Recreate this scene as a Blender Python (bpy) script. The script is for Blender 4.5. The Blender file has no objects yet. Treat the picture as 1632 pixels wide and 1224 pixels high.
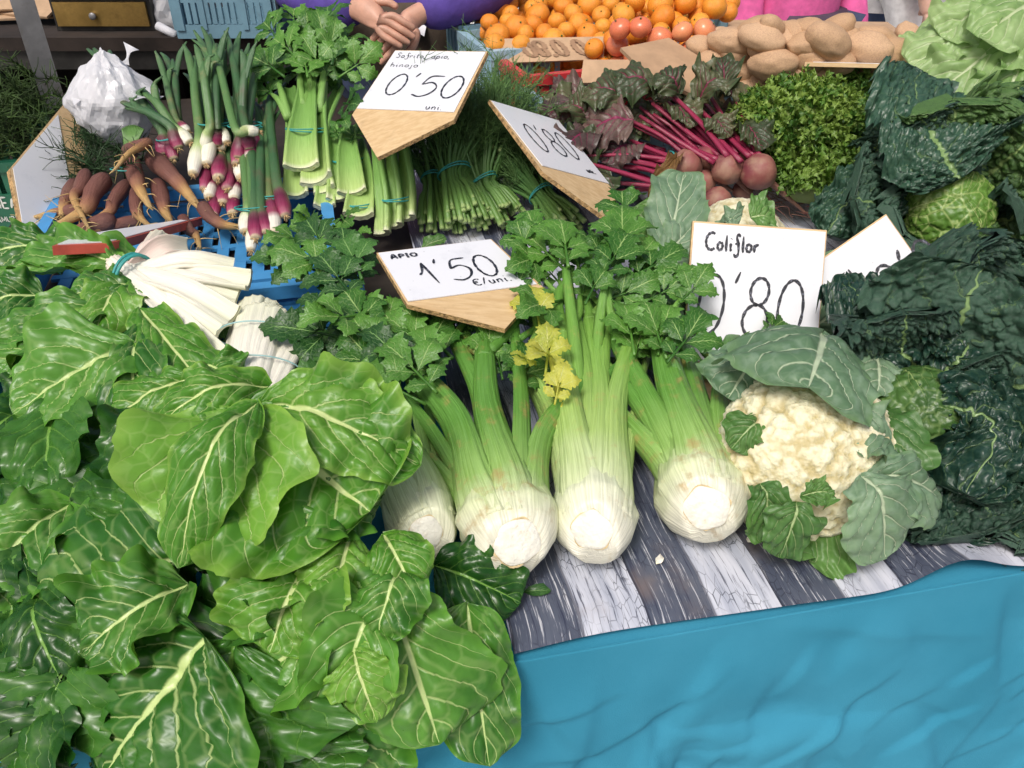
import bpy, math, random
import numpy as np
from mathutils import Matrix, Vector
R_ = math.radians
sc = bpy.context.scene
COL = sc.collection
# ---------------------------------------------------------------- camera
CAM_Z, PITCH, FPX = 1.55, R_(35), 1313.0
cd = bpy.data.cameras.new('camera'); cam = bpy.data.objects.new('camera', cd); COL.objects.link(cam)
cam.location = (0, 0, CAM_Z); cam.rotation_euler = (R_(90) - PITCH, 0, 0)
cd.sensor_width = 36; cd.lens = 36 * FPX / 1632; cd.clip_end = 500; cd.clip_start = .05
sc.camera = cam
# ---------------------------------------------------------------- sky, sun, exposure
SUN_EL, SUN_AZ = R_(56), R_(205)         # azimuth from +Y towards +X: soft light over the viewer's left shoulder, veiled by bright cloud
w = bpy.data.worlds.new('World'); sc.world = w; w.use_nodes = True
wn = w.node_tree.nodes; wl = w.node_tree.links
sky = wn.new('ShaderNodeTexSky'); sky.sky_type = 'NISHITA'; sky.sun_disc = False
sky.sun_elevation = SUN_EL; sky.sun_rotation = SUN_AZ; sky.air_density = 1.0; sky.dust_density = 7.0; sky.ozone_density = .4
wn['Background'].inputs['Strength'].default_value = .085
wl.new(sky.outputs[0], wn['Background'].inputs[0])
sd = bpy.data.lights.new('sun', 'SUN'); sd.energy = 1.5; sd.angle = R_(16); sd.color = (1, .985, .965)
sun = bpy.data.objects.new('sun', sd); COL.objects.link(sun)
sv = Vector((math.sin(SUN_AZ) * math.cos(SUN_EL), math.cos(SUN_AZ) * math.cos(SUN_EL), math.sin(SUN_EL)))
sun.rotation_euler = sv.to_track_quat('Z', 'Y').to_euler(); sun.location = sv * 20
sc.view_settings.view_transform = 'Standard'; sc.view_settings.look = 'None'; sc.view_settings.gamma = 1
sc.view_settings.exposure = 0.46
sc.cycles.use_denoising = True
sc.cycles.max_bounces = 8; sc.cycles.transparent_max_bounces = 12
sc.cycles.sample_clamp_indirect = 6
# ---------------------------------------------------------------- numeric helpers
def A(*p): return np.array(p, float)
CF = A(0, math.cos(PITCH), -math.sin(PITCH)); CU = A(0, math.sin(PITCH), math.cos(PITCH)); CX = A(1, 0, 0); CC = A(0, 0, CAM_Z)
def ray(u, v): return CF + CX * ((u - 816) / FPX) + CU * ((612 - v) / FPX)
def PZ(u, v, z):
    d = ray(u, v); return CC + d * ((z - CAM_Z) / d[2])
def PD(u, v, dep): return CC + ray(u, v) * dep
def nrm(v):
    v = np.asarray(v, float); return v / (np.linalg.norm(v, axis=-1, keepdims=True) + 1e-12)
def hsh(*a):
    n = np.zeros(np.broadcast(*a).shape, np.uint64)
    for k, x in enumerate(a):
        n = (n * np.uint64(1000003)) ^ (np.asarray(x).astype(np.int64).astype(np.uint64) * np.uint64(2654435761 + 97 * k))
        n &= np.uint64(0xffffffff); n ^= n >> np.uint64(15); n = (n * np.uint64(2246822519)) & np.uint64(0xffffffff); n ^= n >> np.uint64(13)
    return n.astype(float) / 4294967295.0
def vnoise(x, y, z=0, seed=0):
    x, y, z = np.broadcast_arrays(np.asarray(x, float), np.asarray(y, float), np.asarray(z, float))
    ix, iy, iz = np.floor(x), np.floor(y), np.floor(z); fx, fy, fz = x - ix, y - iy, z - iz
    sm = lambda t: t * t * (3 - 2 * t)
    fx, fy, fz = sm(fx), sm(fy), sm(fz); r = 0
    for dx in (0, 1):
        for dy in (0, 1):
            for dz in (0, 1):
                r = r + hsh(ix + dx, iy + dy, iz + dz, seed + 0 * ix) * (fx if dx else 1 - fx) * (fy if dy else 1 - fy) * (fz if dz else 1 - fz)
    return r * 2 - 1
def fbm(x, y, z=0, seed=0, o=3):
    return sum(vnoise(np.asarray(x) * 2 ** k, np.asarray(y) * 2 ** k, np.asarray(z) * 2 ** k, seed + k) / 2 ** k for k in range(o))
def worley2(x, y, seed=0):
    ix, iy = np.floor(x), np.floor(y); f1 = np.full(x.shape, 9.); f2 = f1.copy()
    for dx in (-1, 0, 1):
        for dy in (-1, 0, 1):
            cx, cy = ix + dx, iy + dy
            dd_ = np.hypot(cx + hsh(cx, cy, seed + 0 * cx) - x, cy + hsh(cx, cy, seed + 7 + 0 * cx) - y); f2 = np.minimum(f2, np.maximum(f1, dd_)); f1 = np.minimum(f1, dd_)
    return f1, f2
def worley3(p, seed=0, both=False):
    i = np.floor(p); f1 = np.full(len(p), 9.); f2 = f1.copy()
    for dx in (-1, 0, 1):
        for dy in (-1, 0, 1):
            for dz in (-1, 0, 1):
                c = i + A(dx, dy, dz); q = [c[:, k] + hsh(c[:, 0], c[:, 1], c[:, 2], seed + 11 * k + 0 * c[:, 0]) for k in range(3)]
                dd_ = np.sqrt(sum((q[k] - p[:, k]) ** 2 for k in range(3))); f2 = np.minimum(f2, np.maximum(f1, dd_)); f1 = np.minimum(f1, dd_)
    return (f1, f2) if both else f1
def catmull(P, n):
    P = np.asarray(P, float); P = np.vstack([2 * P[0] - P[1], P, 2 * P[-1] - P[-2]]); m = len(P) - 3
    t = np.linspace(0, m, n); i = np.minimum(t.astype(int), m - 1); f = (t - i)[:, None]
    a, b, c, d = P[i], P[i + 1], P[i + 2], P[i + 3]
    return .5 * (2 * b + (c - a) * f + (2 * a - 5 * b + 4 * c - d) * f ** 2 + (3 * b - a - 3 * c + d) * f ** 3)
def frames(C, up):
    T = nrm(np.gradient(C, axis=0)); S = nrm(np.cross(T, np.asarray(up, float))); return T, S, np.cross(S, T)
def grid_faces(nu, nv, wrap=False, off=0):
    f = []
    i, j = np.meshgrid(np.arange(nu - 1), np.arange(nv if wrap else nv - 1), indexing='ij')
    j2 = (j + 1) % nv
    return (np.stack([i * nv + j, i * nv + j2, (i + 1) * nv + j2, (i + 1) * nv + j], -1).reshape(-1, 4) + off)
# ---------------------------------------------------------------- mesh helpers
class MB:
    """collects vertices and faces for ONE mesh"""
    def __init__(s): s.v, s.f, s.g, s.l, s.n = [], [], [], [], 0
    def add(s, V, F, g=None, l=None):
        V = np.asarray(V, float); s.v.append(V); k = s.n
        if isinstance(F, np.ndarray): s.f += (F + k).tolist()
        else: s.f += [[i + k for i in f] for f in F]
        s.g.append(np.zeros(len(V)) + (0 if g is None else g)); s.l.append(np.zeros((len(V), 3)) if l is None else np.asarray(l, float)); s.n += len(V)
        return s
    def box(s, c, h, rot=None, g=None):
        q = np.array([(x, y, z) for x in (-1, 1) for y in (-1, 1) for z in (-1, 1)], float) * np.asarray(h)
        if rot is not None: q = q @ np.asarray(rot).T
        return s.add(q + np.asarray(c), [[0, 1, 3, 2], [4, 6, 7, 5], [0, 4, 5, 1], [2, 3, 7, 6], [0, 2, 6, 4], [1, 5, 7, 3]], g)
    def tube(s, P, r, n=10, seg=8, g=None, flat=1.0, ribs=(0, 0), up=(0, 0, 1), inner=None, cap=True, sm=True):
        C = catmull(P, n) if sm else np.asarray(P, float); n = len(C)
        T, S, N = frames(C, up)
        r = np.interp(np.linspace(0, 1, n), np.linspace(0, 1, len(r)), r) if np.ndim(r) else np.full(n, r)
        th = np.arange(seg) * 2 * math.pi / seg
        cx, cy = np.cos(th), np.sin(th) * flat
        if inner is not None: cy = np.where(cy < 0, cy * inner, cy)
        m = 1 + ribs[1] * np.cos(ribs[0] * th) if ribs[0] else np.ones(seg)
        V = C[:, None] + (S[:, None] * (cx * m)[None, :, None] + N[:, None] * (cy * m)[None, :, None]) * r[:, None, None]
        gg = np.repeat(np.linspace(0, 1, n) if g is None else np.interp(np.linspace(0, 1, n), np.linspace(0, 1, len(g)), g), seg)
        l = np.stack([np.tile(th, n), np.repeat(np.linspace(0, 1, n), seg), 0 * gg], -1)
        F = grid_faces(n, seg, True).tolist()
        if cap: F += [list(range(seg))[::-1], [(n - 1) * seg + k for k in range(seg)]]
        return s.add(V.reshape(-1, 3), F, gg, l)
    def build(s, name, mat, parent=None, smooth=True, rel=True):
        V = np.vstack(s.v)
        me = bpy.data.meshes.new(name)
        if parent is not None and rel: V = V - np.array(parent.location)
        me.from_pydata(V.tolist(), [], s.f); me.validate()
        a = me.attributes.new('grad', 'FLOAT', 'POINT')
        if len(me.vertices) == len(V):
            a.data.foreach_set('value', np.concatenate(s.g))
            b = me.attributes.new('lf', 'FLOAT_VECTOR', 'POINT'); b.data.foreach_set('vector', np.vstack(s.l).ravel())
        if smooth: me.polygons.foreach_set('use_smooth', [True] * len(me.polygons))
        me.materials.append(mat); me.update()
        return link(name, me, parent)
def link(name, data, parent=None):
    o = bpy.data.objects.new(name, data); COL.objects.link(o)
    if parent is not None: o.parent = parent
    return o
def thing(name, label, cat, loc, group=None):
    o = bpy.data.objects.new(name, None); COL.objects.link(o); o.location = [float(x) for x in loc]; o.empty_display_size = .05
    return tag(o, label, cat, group)
def tag(o, label, cat, group=None):
    o['label'] = label; o['category'] = cat
    if group: o['group'] = group
    return o
def struct(o): o['kind'] = 'structure'; return o
def stuff(o): o['kind'] = 'stuff'; return o
def place(o, M): o.matrix_local = M; return o
def basis(p, d, up, s=1.0):
    y = nrm(d); x = np.cross(y, up); x = nrm(x); z = np.cross(x, y)
    M = Matrix.Identity(4)
    for k, c in enumerate((x, y, z)):
        for i in range(3): M[i][k] = float(c[i]) * s
    for i in range(3): M[i][3] = float(p[i])
    return M
def rotz(a): return np.array([[math.cos(a), -math.sin(a), 0], [math.sin(a), math.cos(a), 0], [0, 0, 1]])
_ico = {}
def ico(n):
    if n not in _ico:
        import bmesh
        bm = bmesh.new(); bmesh.ops.create_icosphere(bm, subdivisions=n, radius=1)
        _ico[n] = (np.array([v.co[:] for v in bm.verts]), np.array([[v.index for v in f.verts] for f in bm.faces])); bm.free()
    return _ico[n]
# ---------------------------------------------------------------- node helpers
class NG:
    def __init__(s, name):
        s.m = bpy.data.materials.new(name); s.m.use_nodes = True; s.t = s.m.node_tree; s.b = s.t.nodes['Principled BSDF']; s.out = s.t.nodes['Material Output']
    def add(s, typ, ins=(), **pr):
        n = s.t.nodes.new(typ)
        for k, v in pr.items(): setattr(n, k, v)
        for k, v in dict(ins).items(): s.set(n.inputs[k], v)
        return n
    def set(s, i, v):
        if isinstance(v, bpy.types.NodeSocket): s.t.links.new(v, i)
        else: i.default_value = v if not (isinstance(v, tuple) and len(v) == 3 and i.type == 'RGBA') else (*v, 1)
    def P(s, **k):
        for a, v in k.items(): s.set(s.b.inputs[a.replace('_', ' ')], v)
        return s
    def m_(s, op, a, b=0., c=0.): return s.add('ShaderNodeMath', {0: a, 1: b, 2: c}, operation=op).outputs[0]
    def mix(s, f, a, b, bt='MIX'): return s.add('ShaderNodeMixRGB', {0: f, 1: a, 2: b}, blend_type=bt).outputs[0]
    def ss(s, x, a, b, c=0., d=1.): return s.add('ShaderNodeMapRange', {0: x, 1: a, 2: b, 3: c, 4: d}, interpolation_type='SMOOTHSTEP').outputs[0]
    def obj(s): return s.add('ShaderNodeTexCoord').outputs['Object']
    def geo(s): return s.add('ShaderNodeNewGeometry').outputs['Position']
    def mapv(s, v, sc=(1, 1, 1), rot=(0, 0, 0)): return s.add('ShaderNodeMapping', {'Vector': v, 'Scale': sc, 'Rotation': rot}).outputs[0]
    def noise(s, v, scale, det=3., rough=.5, dist=0.): return s.add('ShaderNodeTexNoise', {'Vector': v, 'Scale': scale, 'Detail': det, 'Roughness': rough, 'Distortion': dist}).outputs[0]
    def vor(s, v, scale, feat='F1', rnd=1.): return s.add('ShaderNodeTexVoronoi', {'Vector': v, 'Scale': scale, 'Randomness': rnd}, feature=feat).outputs[0]
    def attr(s, n): return s.add('ShaderNodeAttribute', attribute_name=n)
    def rnd(s): return s.add('ShaderNodeObjectInfo').outputs['Random']
    def ramp(s, f, st):
        n = s.add('ShaderNodeValToRGB', {0: f}); e = n.color_ramp.elements
        while len(e) < len(st): e.new(.5)
        for k, (p, c) in enumerate(st): e[k].position = p; e[k].color = (*c, 1)
        return n.outputs[0]
    def bump(s, h, st=.3, d=.01, n=None):
        i = {'Height': h, 'Strength': st, 'Distance': d}
        if n is not None: i['Normal'] = n
        return s.add('ShaderNodeBump', i).outputs[0]
    def hsv(s, c, h=.5, sa=1., v=1.): return s.add('ShaderNodeHueSaturation', {'Color': c, 'Hue': h, 'Saturation': sa, 'Value': v}).outputs[0]
    def translucent(s, col, f=.25, nor=None):
        t = s.add('ShaderNodeBsdfTranslucent', {'Color': col}); mx = s.add('ShaderNodeMixShader', {0: f, 1: s.b.outputs[0], 2: t.outputs[0]})
        s.t.links.new(mx.outputs[0], s.out.inputs[0]); return s
def leaf_mat(name, c1, c2, vein, NV=7., slope=.45, midw=.07, vstr=.55, rough=.38, trans=.22, net=60., bump=.5, edge=None, spec=.5, wax=None, veinw=.2, netm=.07, coat=0., holes=False):
    g = NG(name); l = g.attr('lf').outputs['Vector']; sx = g.add('ShaderNodeSeparateXYZ', {0: l}).outputs
    t, s_ = sx[0], sx[1]; at = g.m_('ABSOLUTE', t); o = g.obj()
    wob = g.m_('MULTIPLY', g.m_('SUBTRACT', g.noise(o, 11., 2.), .5), .10)
    s0 = g.m_('ADD', g.m_('SUBTRACT', s_, g.m_('MULTIPLY', g.m_('POWER', at, 1.25), slope)), wob)
    x = g.m_('ADD', g.m_('MULTIPLY', s0, NV), g.m_('MULTIPLY', g.m_('GREATER_THAN', t, 0.), .5))
    fr = g.m_('SUBTRACT', 1., g.m_('MULTIPLY', g.m_('ABSOLUTE', g.m_('SUBTRACT', g.m_('FRACT', x), .5)), 2.))
    vw = g.m_('ADD', g.m_('MULTIPLY', g.m_('SUBTRACT', 1., at), veinw), .04)
    lat = g.m_('SUBTRACT', 1., g.m_('DIVIDE', fr, vw)); lat = g.ss(lat, 0., .8)
    lat = g.m_('MULTIPLY', lat, g.ss(s0, -.12, .02)); lat = g.m_('MULTIPLY', lat, g.ss(at, 1.02, .7))
    mw = g.m_('ADD', g.m_('MULTIPLY', g.m_('SUBTRACT', 1., s_), midw), .012)
    mid = g.ss(g.m_('DIVIDE', at, mw), 1.25, .6)
    nt = g.vor(o, net, 'DISTANCE_TO_EDGE'); ntm = g.ss(nt, .09, .0)
    n1 = g.noise(o, 14., 4., .6); n2 = g.noise(o, 90., 2.)
    base = g.mix(g.ss(g.m_('ADD', n1, g.m_('MULTIPLY', g.m_('SUBTRACT', g.rnd(), .5), .45)), .3, .72), c1, c2)
    base = g.mix(g.m_('MULTIPLY', ntm, netm), base, vein)
    if edge: base = g.mix(g.m_('MULTIPLY', g.ss(at, .8, 1.), .5), base, edge)
    if wax: base = g.mix(g.m_('MULTIPLY', g.ss(n2, .45, .7), .3), base, wax)
    va = g.m_('MAXIMUM', mid, g.m_('MULTIPLY', lat, vstr))
    colr = g.mix(va, base, vein)
    h = g.m_('ADD', g.m_('MULTIPLY', g.m_('MAXIMUM', mid, lat), -.55), g.m_('ADD', g.m_('MULTIPLY', g.ss(nt, 0., .25), .14), g.m_('MULTIPLY', n1, .5)))
    bp = g.bump(h, bump, .004)
    g.P(Base_Color=colr, Roughness=g.m_('ADD', rough, g.m_('MULTIPLY', g.m_('SUBTRACT', n2, .5), .25)), Normal=bp)
    g.b.inputs['Specular IOR Level'].default_value = spec; g.P(Coat_Weight=coat, Coat_Roughness=.22)
    g.translucent(g.hsv(colr, .49, 1.1, 1.25), trans)
    if holes:   # bite holes: real gaps in the blade
        vn = g.add('ShaderNodeTexVoronoi', {'Vector': o, 'Scale': 13.}); wn_ = g.add('ShaderNodeSeparateColor', {0: vn.outputs['Color']}).outputs
        rim = g.m_('ADD', vn.outputs['Distance'], g.m_('MULTIPLY', g.m_('SUBTRACT', g.noise(o, 160., 2.), .5), .06))
        hm = g.m_('MULTIPLY', g.m_('LESS_THAN', rim, g.m_('MULTIPLY', wn_[1], .075)), g.m_('GREATER_THAN', wn_[0], .62))
        tr = g.add('ShaderNodeBsdfTransparent'); src = g.out.inputs[0].links[0].from_socket; mx = g.add('ShaderNodeMixShader', {0: hm, 1: src, 2: tr.outputs[0]}); g.t.links.new(mx.outputs[0], g.out.inputs[0])
    return g.m
def grad_mat(name, stops, rough=.4, streak=0., dirt=None, bump=.2, spec=.5, trans=0., bscale=60., dscale=25., lo=.55, hi=.75, damt=.7):
    g = NG(name); gr = g.attr('grad').outputs['Fac']; o = g.obj()
    l = g.attr('lf').outputs['Vector']
    gr = g.m_('ADD', gr, g.m_('MULTIPLY', g.m_('SUBTRACT', g.noise(o, 22., 3.), .5), .10))
    c = g.ramp(gr, stops)
    st = g.noise(g.mapv(l, (3.2, .9, 1)), 5., 3.)
    if streak: c = g.mix(streak, c, g.mix(g.ss(st, .3, .7), g.hsv(c, .5, 1.05, .7), g.hsv(c, .5, .85, 1.25)))
    n = g.noise(o, dscale, 5., .65)
    if dirt: c = g.mix(g.m_('MULTIPLY', g.ss(n, lo, hi), damt), c, dirt)
    h = g.m_('ADD', g.m_('MULTIPLY', st, .6), g.m_('MULTIPLY', g.noise(o, bscale, 4.), .6))
    g.P(Base_Color=c, Roughness=rough, Normal=g.bump(h, bump, .004)); g.b.inputs['Specular IOR Level'].default_value = spec
    if trans: g.translucent(c, trans)
    return g.m
def plain(name, col, rough=.5, metal=0., var=.15, vs=20., bump=.1, bs=80., dirt=None, dlo=.55, dhi=.75, trans=0., sss=0.):
    g = NG(name); o = g.obj(); n = g.noise(o, vs, 4., .6)
    c = g.mix(g.ss(n, .3, .7), tuple(x * (1 - var) for x in col), tuple(min(1, x * (1 + var)) for x in col))
    if dirt: c = g.mix(g.m_('MULTIPLY', g.ss(g.noise(o, vs * .7 + 3, 6., .7), dlo, dhi), .75), c, dirt)
    g.P(Base_Color=c, Roughness=rough, Metallic=metal, Normal=g.bump(g.noise(o, bs, 3.), bump, .004))
    if trans: g.translucent(c, trans)
    if sss: g.P(Subsurface_Weight=sss); g.b.inputs['Subsurface Radius'].default_value = (.01, .004, .002)
    return g.m
# ================================================================ materials
M = {}
def mk_mats():
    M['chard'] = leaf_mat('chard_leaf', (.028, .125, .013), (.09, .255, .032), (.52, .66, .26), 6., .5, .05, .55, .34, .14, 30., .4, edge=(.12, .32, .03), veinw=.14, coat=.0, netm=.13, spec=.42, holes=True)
    M['chard_pale'] = leaf_mat('chard_leaf_pale', (.07, .225, .02), (.16, .36, .045), (.60, .72, .30), 6., .5, .055, .5, .36, .2, 55., .45, edge=(.30, .50, .08), veinw=.14, coat=.0, netm=.12, spec=.42, holes=True)
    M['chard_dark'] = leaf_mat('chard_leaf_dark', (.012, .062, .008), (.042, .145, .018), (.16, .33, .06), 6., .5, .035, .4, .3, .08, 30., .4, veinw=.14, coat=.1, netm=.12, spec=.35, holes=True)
    M['celery_leaf'] = leaf_mat('celery_leaf', (.032, .125, .014), (.10, .26, .036), (.30, .46, .15), 5., .6, .06, .6, .4, .15, 120., .5)
    M['celery_leaf_dark'] = leaf_mat('celery_leaf_dark', (.016, .07, .012), (.05, .155, .026), (.18, .34, .10), 5., .6, .06, .55, .42, .1, 120., .5)
    M['celery_leaf_yellow'] = leaf_mat('celery_leaf_yellow', (.38, .46, .05), (.62, .62, .10), (.66, .68, .24), 5., .6, .07, .6, .4, .35, 120., .5)
    M['cauli_leaf'] = leaf_mat('cauliflower_leaf', (.10, .19, .10), (.18, .29, .17), (.46, .56, .38), 5., .55, .06, .75, .5, .15, 45., .6, edge=(.17, .30, .12), wax=(.26, .36, .28), veinw=.15)
    M['cauli_leaf_green'] = leaf_mat('cauliflower_leaf_green', (.06, .16, .035), (.12, .26, .06), (.42, .55, .26), 5., .55, .06, .65, .42, .2, 45., .6, veinw=.15)
    M['savoy'] = leaf_mat('savoy_leaf', (.012, .042, .030), (.036, .092, .058), (.20, .32, .12), 5., .5, .04, .4, .36, .1, 70., .6, wax=(.09, .16, .11), veinw=.09)
    M['savoy_green'] = leaf_mat('savoy_leaf_green', (.03, .085, .022), (.07, .16, .035), (.28, .40, .14), 5., .5, .05, .6, .38, .12, 45., .6, veinw=.1, netm=.3)
    M['savoy_heart'] = leaf_mat('savoy_heart', (.09, .21, .03), (.19, .34, .06), (.48, .60, .22), 6., .5, .05, .8, .4, .15, 38., .6, veinw=.16, netm=.55)
    M['beet_leaf'] = leaf_mat('beet_leaf', (.045, .07, .03), (.12, .13, .06), (.22, .04, .08), 6., .5, .05, .7, .4, .2, 60., .6, edge=(.05, .10, .03))
    M['beet_leaf_purple'] = leaf_mat('beet_leaf_purple', (.07, .05, .045), (.16, .11, .09), (.25, .03, .09), 6., .5, .06, .75, .4, .2, 60., .6)
    M['withered'] = leaf_mat('withered_leaf', (.14, .07, .02), (.26, .15, .05), (.30, .18, .06), 6., .5, .05, .5, .6, .2, 60., .6)
    M['lettuce'] = leaf_mat('lettuce_leaf', (.22, .38, .12), (.36, .52, .22), (.60, .70, .42), 6., .5, .08, .6, .4, .3, 40., .5)
    M['carrot_top'] = plain('carrot_top', (.02, .06, .015), .6, var=.4)
    g = grad_mat
    M['celery_stalk'] = g('celery_stalk', [(0, (.74, .73, .60)), (.055, (.72, .72, .56)), (.12, (.56, .64, .34)), (.21, (.26, .45, .10)), (.36, (.11, .29, .035)), (1, (.07, .23, .025))], .38, .55, (.40, .27, .10), .55, lo=.52, hi=.72, damt=.7, dscale=32.)
    M['celery_stalk_pale'] = g('celery_stalk_pale', [(0, (.76, .75, .63)), (.07, (.74, .75, .58)), (.17, (.58, .67, .36)), (.31, (.36, .53, .14)), (.54, (.20, .40, .06)), (1, (.13, .33, .04))], .38, .55, (.45, .32, .12), .55, lo=.56, hi=.76, damt=.6, dscale=32.)
    M['celery_stalk_dark'] = g('celery_stalk_dark', [(0, (.74, .74, .58)), (.08, (.66, .70, .46)), (.16, (.48, .58, .26)), (.26, (.24, .40, .10)), (.40, (.12, .27, .05)), (1, (.07, .20, .03))], .4, .55, (.30, .22, .08), .55, lo=.64, hi=.80, damt=.6)
    M['celery_cut'] = plain('celery_cut_face', (.78, .77, .68), .5, var=.08, vs=45., bump=.6, bs=140., dirt=(.58, .44, .22), dlo=.52, dhi=.80)
    M['celery_cut_rim'] = plain('celery_cut_rim', (.58, .46, .25), .6, var=.3, vs=80., bump=.5)
    M['cut_piece'] = g('celery_piece', [(0, (.72, .74, .50)), (.06, (.40, .56, .17)), (.4, (.22, .42, .09)), (1, (.14, .32, .06))], .38, .5, None, .5)
    M['cut_piece_end'] = plain('celery_piece_end', (.72, .74, .52), .5, var=.2, vs=150., bump=.4, dirt=(.40, .28, .10), dlo=.52, dhi=.7)
    M['chard_stalk'] = g('chard_stalk', [(0, (.76, .77, .58)), (.3, (.80, .78, .66)), (.85, (.82, .79, .70)), (1, (.74, .66, .52))], .4, .35, (.50, .32, .15), .4, lo=.70, hi=.85, damt=.5)
    M['chard_stalk_pink'] = g('chard_stalk_pink', [(0, (.74, .72, .56)), (.4, (.78, .62, .54)), (1, (.76, .52, .45))], .4, .35, (.50, .32, .15), .4, lo=.70, hi=.85, damt=.4)
    M['onion'] = g('spring_onion', [(0, (.60, .52, .36)), (.035, (.74, .72, .62)), (.13, (.74, .70, .62)), (.20, (.28, .03, .09)), (.31, (.16, .025, .06)), (.42, (.13, .22, .07)), (.6, (.06, .15, .05)), (1, (.08, .17, .06))], .35, .5, (.26, .17, .09), .4, lo=.5, hi=.8, damt=.6)
    M['onion_purple'] = g('spring_onion_purple', [(0, (.52, .42, .26)), (.03, (.38, .08, .15)), (.10, (.25, .015, .075)), (.22, (.12, .012, .04)), (.34, (.14, .06, .06)), (.42, (.08, .16, .06)), (.6, (.04, .12, .045)), (1, (.06, .14, .05))], .33, .5, (.12, .07, .05), .4, lo=.5, hi=.8, damt=.6)
    M['onion_white'] = g('spring_onion_white', [(0, (.60, .50, .30)), (.03, (.78, .76, .66)), (.20, (.76, .76, .60)), (.32, (.42, .54, .22)), (.5, (.10, .22, .06)), (1, (.06, .15, .05))], .35, .5, (.42, .30, .16), .4, lo=.52, hi=.8, damt=.6)
    M['root_tuft'] = plain('root_tuft', (.45, .32, .16), .8, var=.5, vs=150.)
    M['carrot'] = g('purple_carrot', [(0, (.13, .05, .042)), (.36, (.19, .075, .055)), (.46, (.30, .13, .07)), (.58, (.52, .31, .11)), (1, (.62, .46, .20))], .6, .25, (.22, .14, .09), .8, lo=.5, hi=.8, damt=.6, bscale=90.)
    M['rootlet'] = plain('carrot_rootlet', (.56, .40, .17), .7, var=.2)
    M['beet_root'] = g('beet_root', [(0, (.16, .03, .045)), (.2, (.24, .06, .06)), (.6, (.28, .10, .08)), (1, (.30, .17, .12))], .6, .1, (.34, .21, .14), .9, lo=.38, hi=.72, damt=.8, bscale=45.)
    M['beet_stem'] = g('beet_stem', [(0, (.26, .012, .055)), (.6, (.28, .015, .06)), (1, (.20, .02, .045))], .3, .5, None, .3)
    M['fennel_stem'] = g('fennel_stem', [(0, (.40, .55, .20)), (.05, (.14, .28, .06)), (1, (.06, .16, .045))], .4, .3)
    M['fennel_frond'] = plain('fennel_frond', (.12, .24, .07), .6, var=.5, vs=12., trans=.25)
    M['frisee'] = leaf_mat('frisee_leaf', (.10, .22, .03), (.25, .39, .07), (.42, .54, .2), 5., .5, .1, .3, .45, .3, 60., .4)
    M['frisee_dark'] = leaf_mat('frisee_leaf_dark', (.05, .15, .02), (.14, .29, .04), (.3, .42, .12), 5., .5, .1, .3, .45, .3, 60., .4)
    M['dill'] = plain('dill', (.05, .10, .02), .6, var=.5, vs=12., trans=.2)
    # curd
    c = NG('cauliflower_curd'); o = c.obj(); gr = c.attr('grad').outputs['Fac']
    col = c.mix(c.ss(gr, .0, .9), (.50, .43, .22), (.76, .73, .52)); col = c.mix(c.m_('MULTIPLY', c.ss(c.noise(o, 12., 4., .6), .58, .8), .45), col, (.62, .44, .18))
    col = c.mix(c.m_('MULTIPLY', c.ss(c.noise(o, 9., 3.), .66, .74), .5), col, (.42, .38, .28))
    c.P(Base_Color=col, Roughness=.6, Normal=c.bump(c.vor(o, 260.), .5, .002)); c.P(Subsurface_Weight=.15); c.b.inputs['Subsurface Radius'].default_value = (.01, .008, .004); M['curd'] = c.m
    # fruit
    def fruit(n, a, b, rough, bs, bst, dirt=None):
        c = NG(n); o = c.obj(); col = c.mix(c.rnd(), a, b); col = c.mix(c.ss(c.noise(o, 18., 4.), .35, .75), col, c.hsv(col, .49, 1., .8))
        if dirt: col = c.mix(c.m_('MULTIPLY', c.ss(c.noise(o, 22., 6., .7), .5, .72), .6), col, dirt)
        c.P(Base_Color=col, Roughness=rough, Normal=c.bump(c.noise(o, bs, 3.), bst, .003)); M[n] = c.m
    fruit('orange', (.82, .27, .02), (.86, .38, .04), .38, 350., .35)
    fruit('tomato', (.74, .20, .09), (.80, .34, .15), .25, 30., .05)
    fruit('potato', (.50, .32, .18), (.60, .40, .24), .7, 70., .3, (.36, .22, .12))
    M['stem_dot'] = plain('fruit_stem', (.12, .2, .04), .7)
    # plastics and boards
    M['blue_plastic'] = plain('blue_plastic', (.06, .27, .56), .42, var=.12, vs=8., dirt=(.05, .13, .22), dlo=.58, dhi=.8)
    M['grey_blue_plastic'] = plain('grey_blue_plastic', (.15, .28, .36), .45, var=.12, vs=8., dirt=(.08, .12, .15), dlo=.55, dhi=.8)
    M['pale_blue_plastic'] = plain('pale_blue_plastic', (.30, .46, .55), .45, var=.1, vs=8., dirt=(.18, .25, .3), dlo=.55, dhi=.8)
    M['red_plastic'] = plain('red_plastic', (.56, .04, .045), .4, var=.1, vs=8.)
    M['green_plastic'] = plain('green_plastic', (.012, .11, .06), .45, var=.15, vs=8.)
    M['white_print'] = plain('white_print', (.62, .66, .62), .6)
    g = NG('board_wood'); o = g.obj(); n = g.noise(g.mapv(o, (6, 40, 40)), 3., 5., .6)
    c = g.mix(g.ss(n, .3, .7), (.56, .38, .19), (.68, .50, .28)); c = g.mix(g.m_('MULTIPLY', g.ss(g.noise(o, 20., 5., .7), .55, .8), .5), c, (.34, .22, .11))
    g.P(Base_Color=c, Roughness=.65, Normal=g.bump(n, .25, .003)); M['board'] = g.m
    M['board_edge'] = plain('board_edge', (.36, .23, .10), .8, var=.5, vs=120., bump=.8, bs=300.)
    g = NG('sign_white'); o = g.obj(); c = g.mix(g.m_('MULTIPLY', g.ss(g.noise(o, 16., 6., .7), .52, .80), .35), (.74, .76, .80), (.42, .44, .50))
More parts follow.
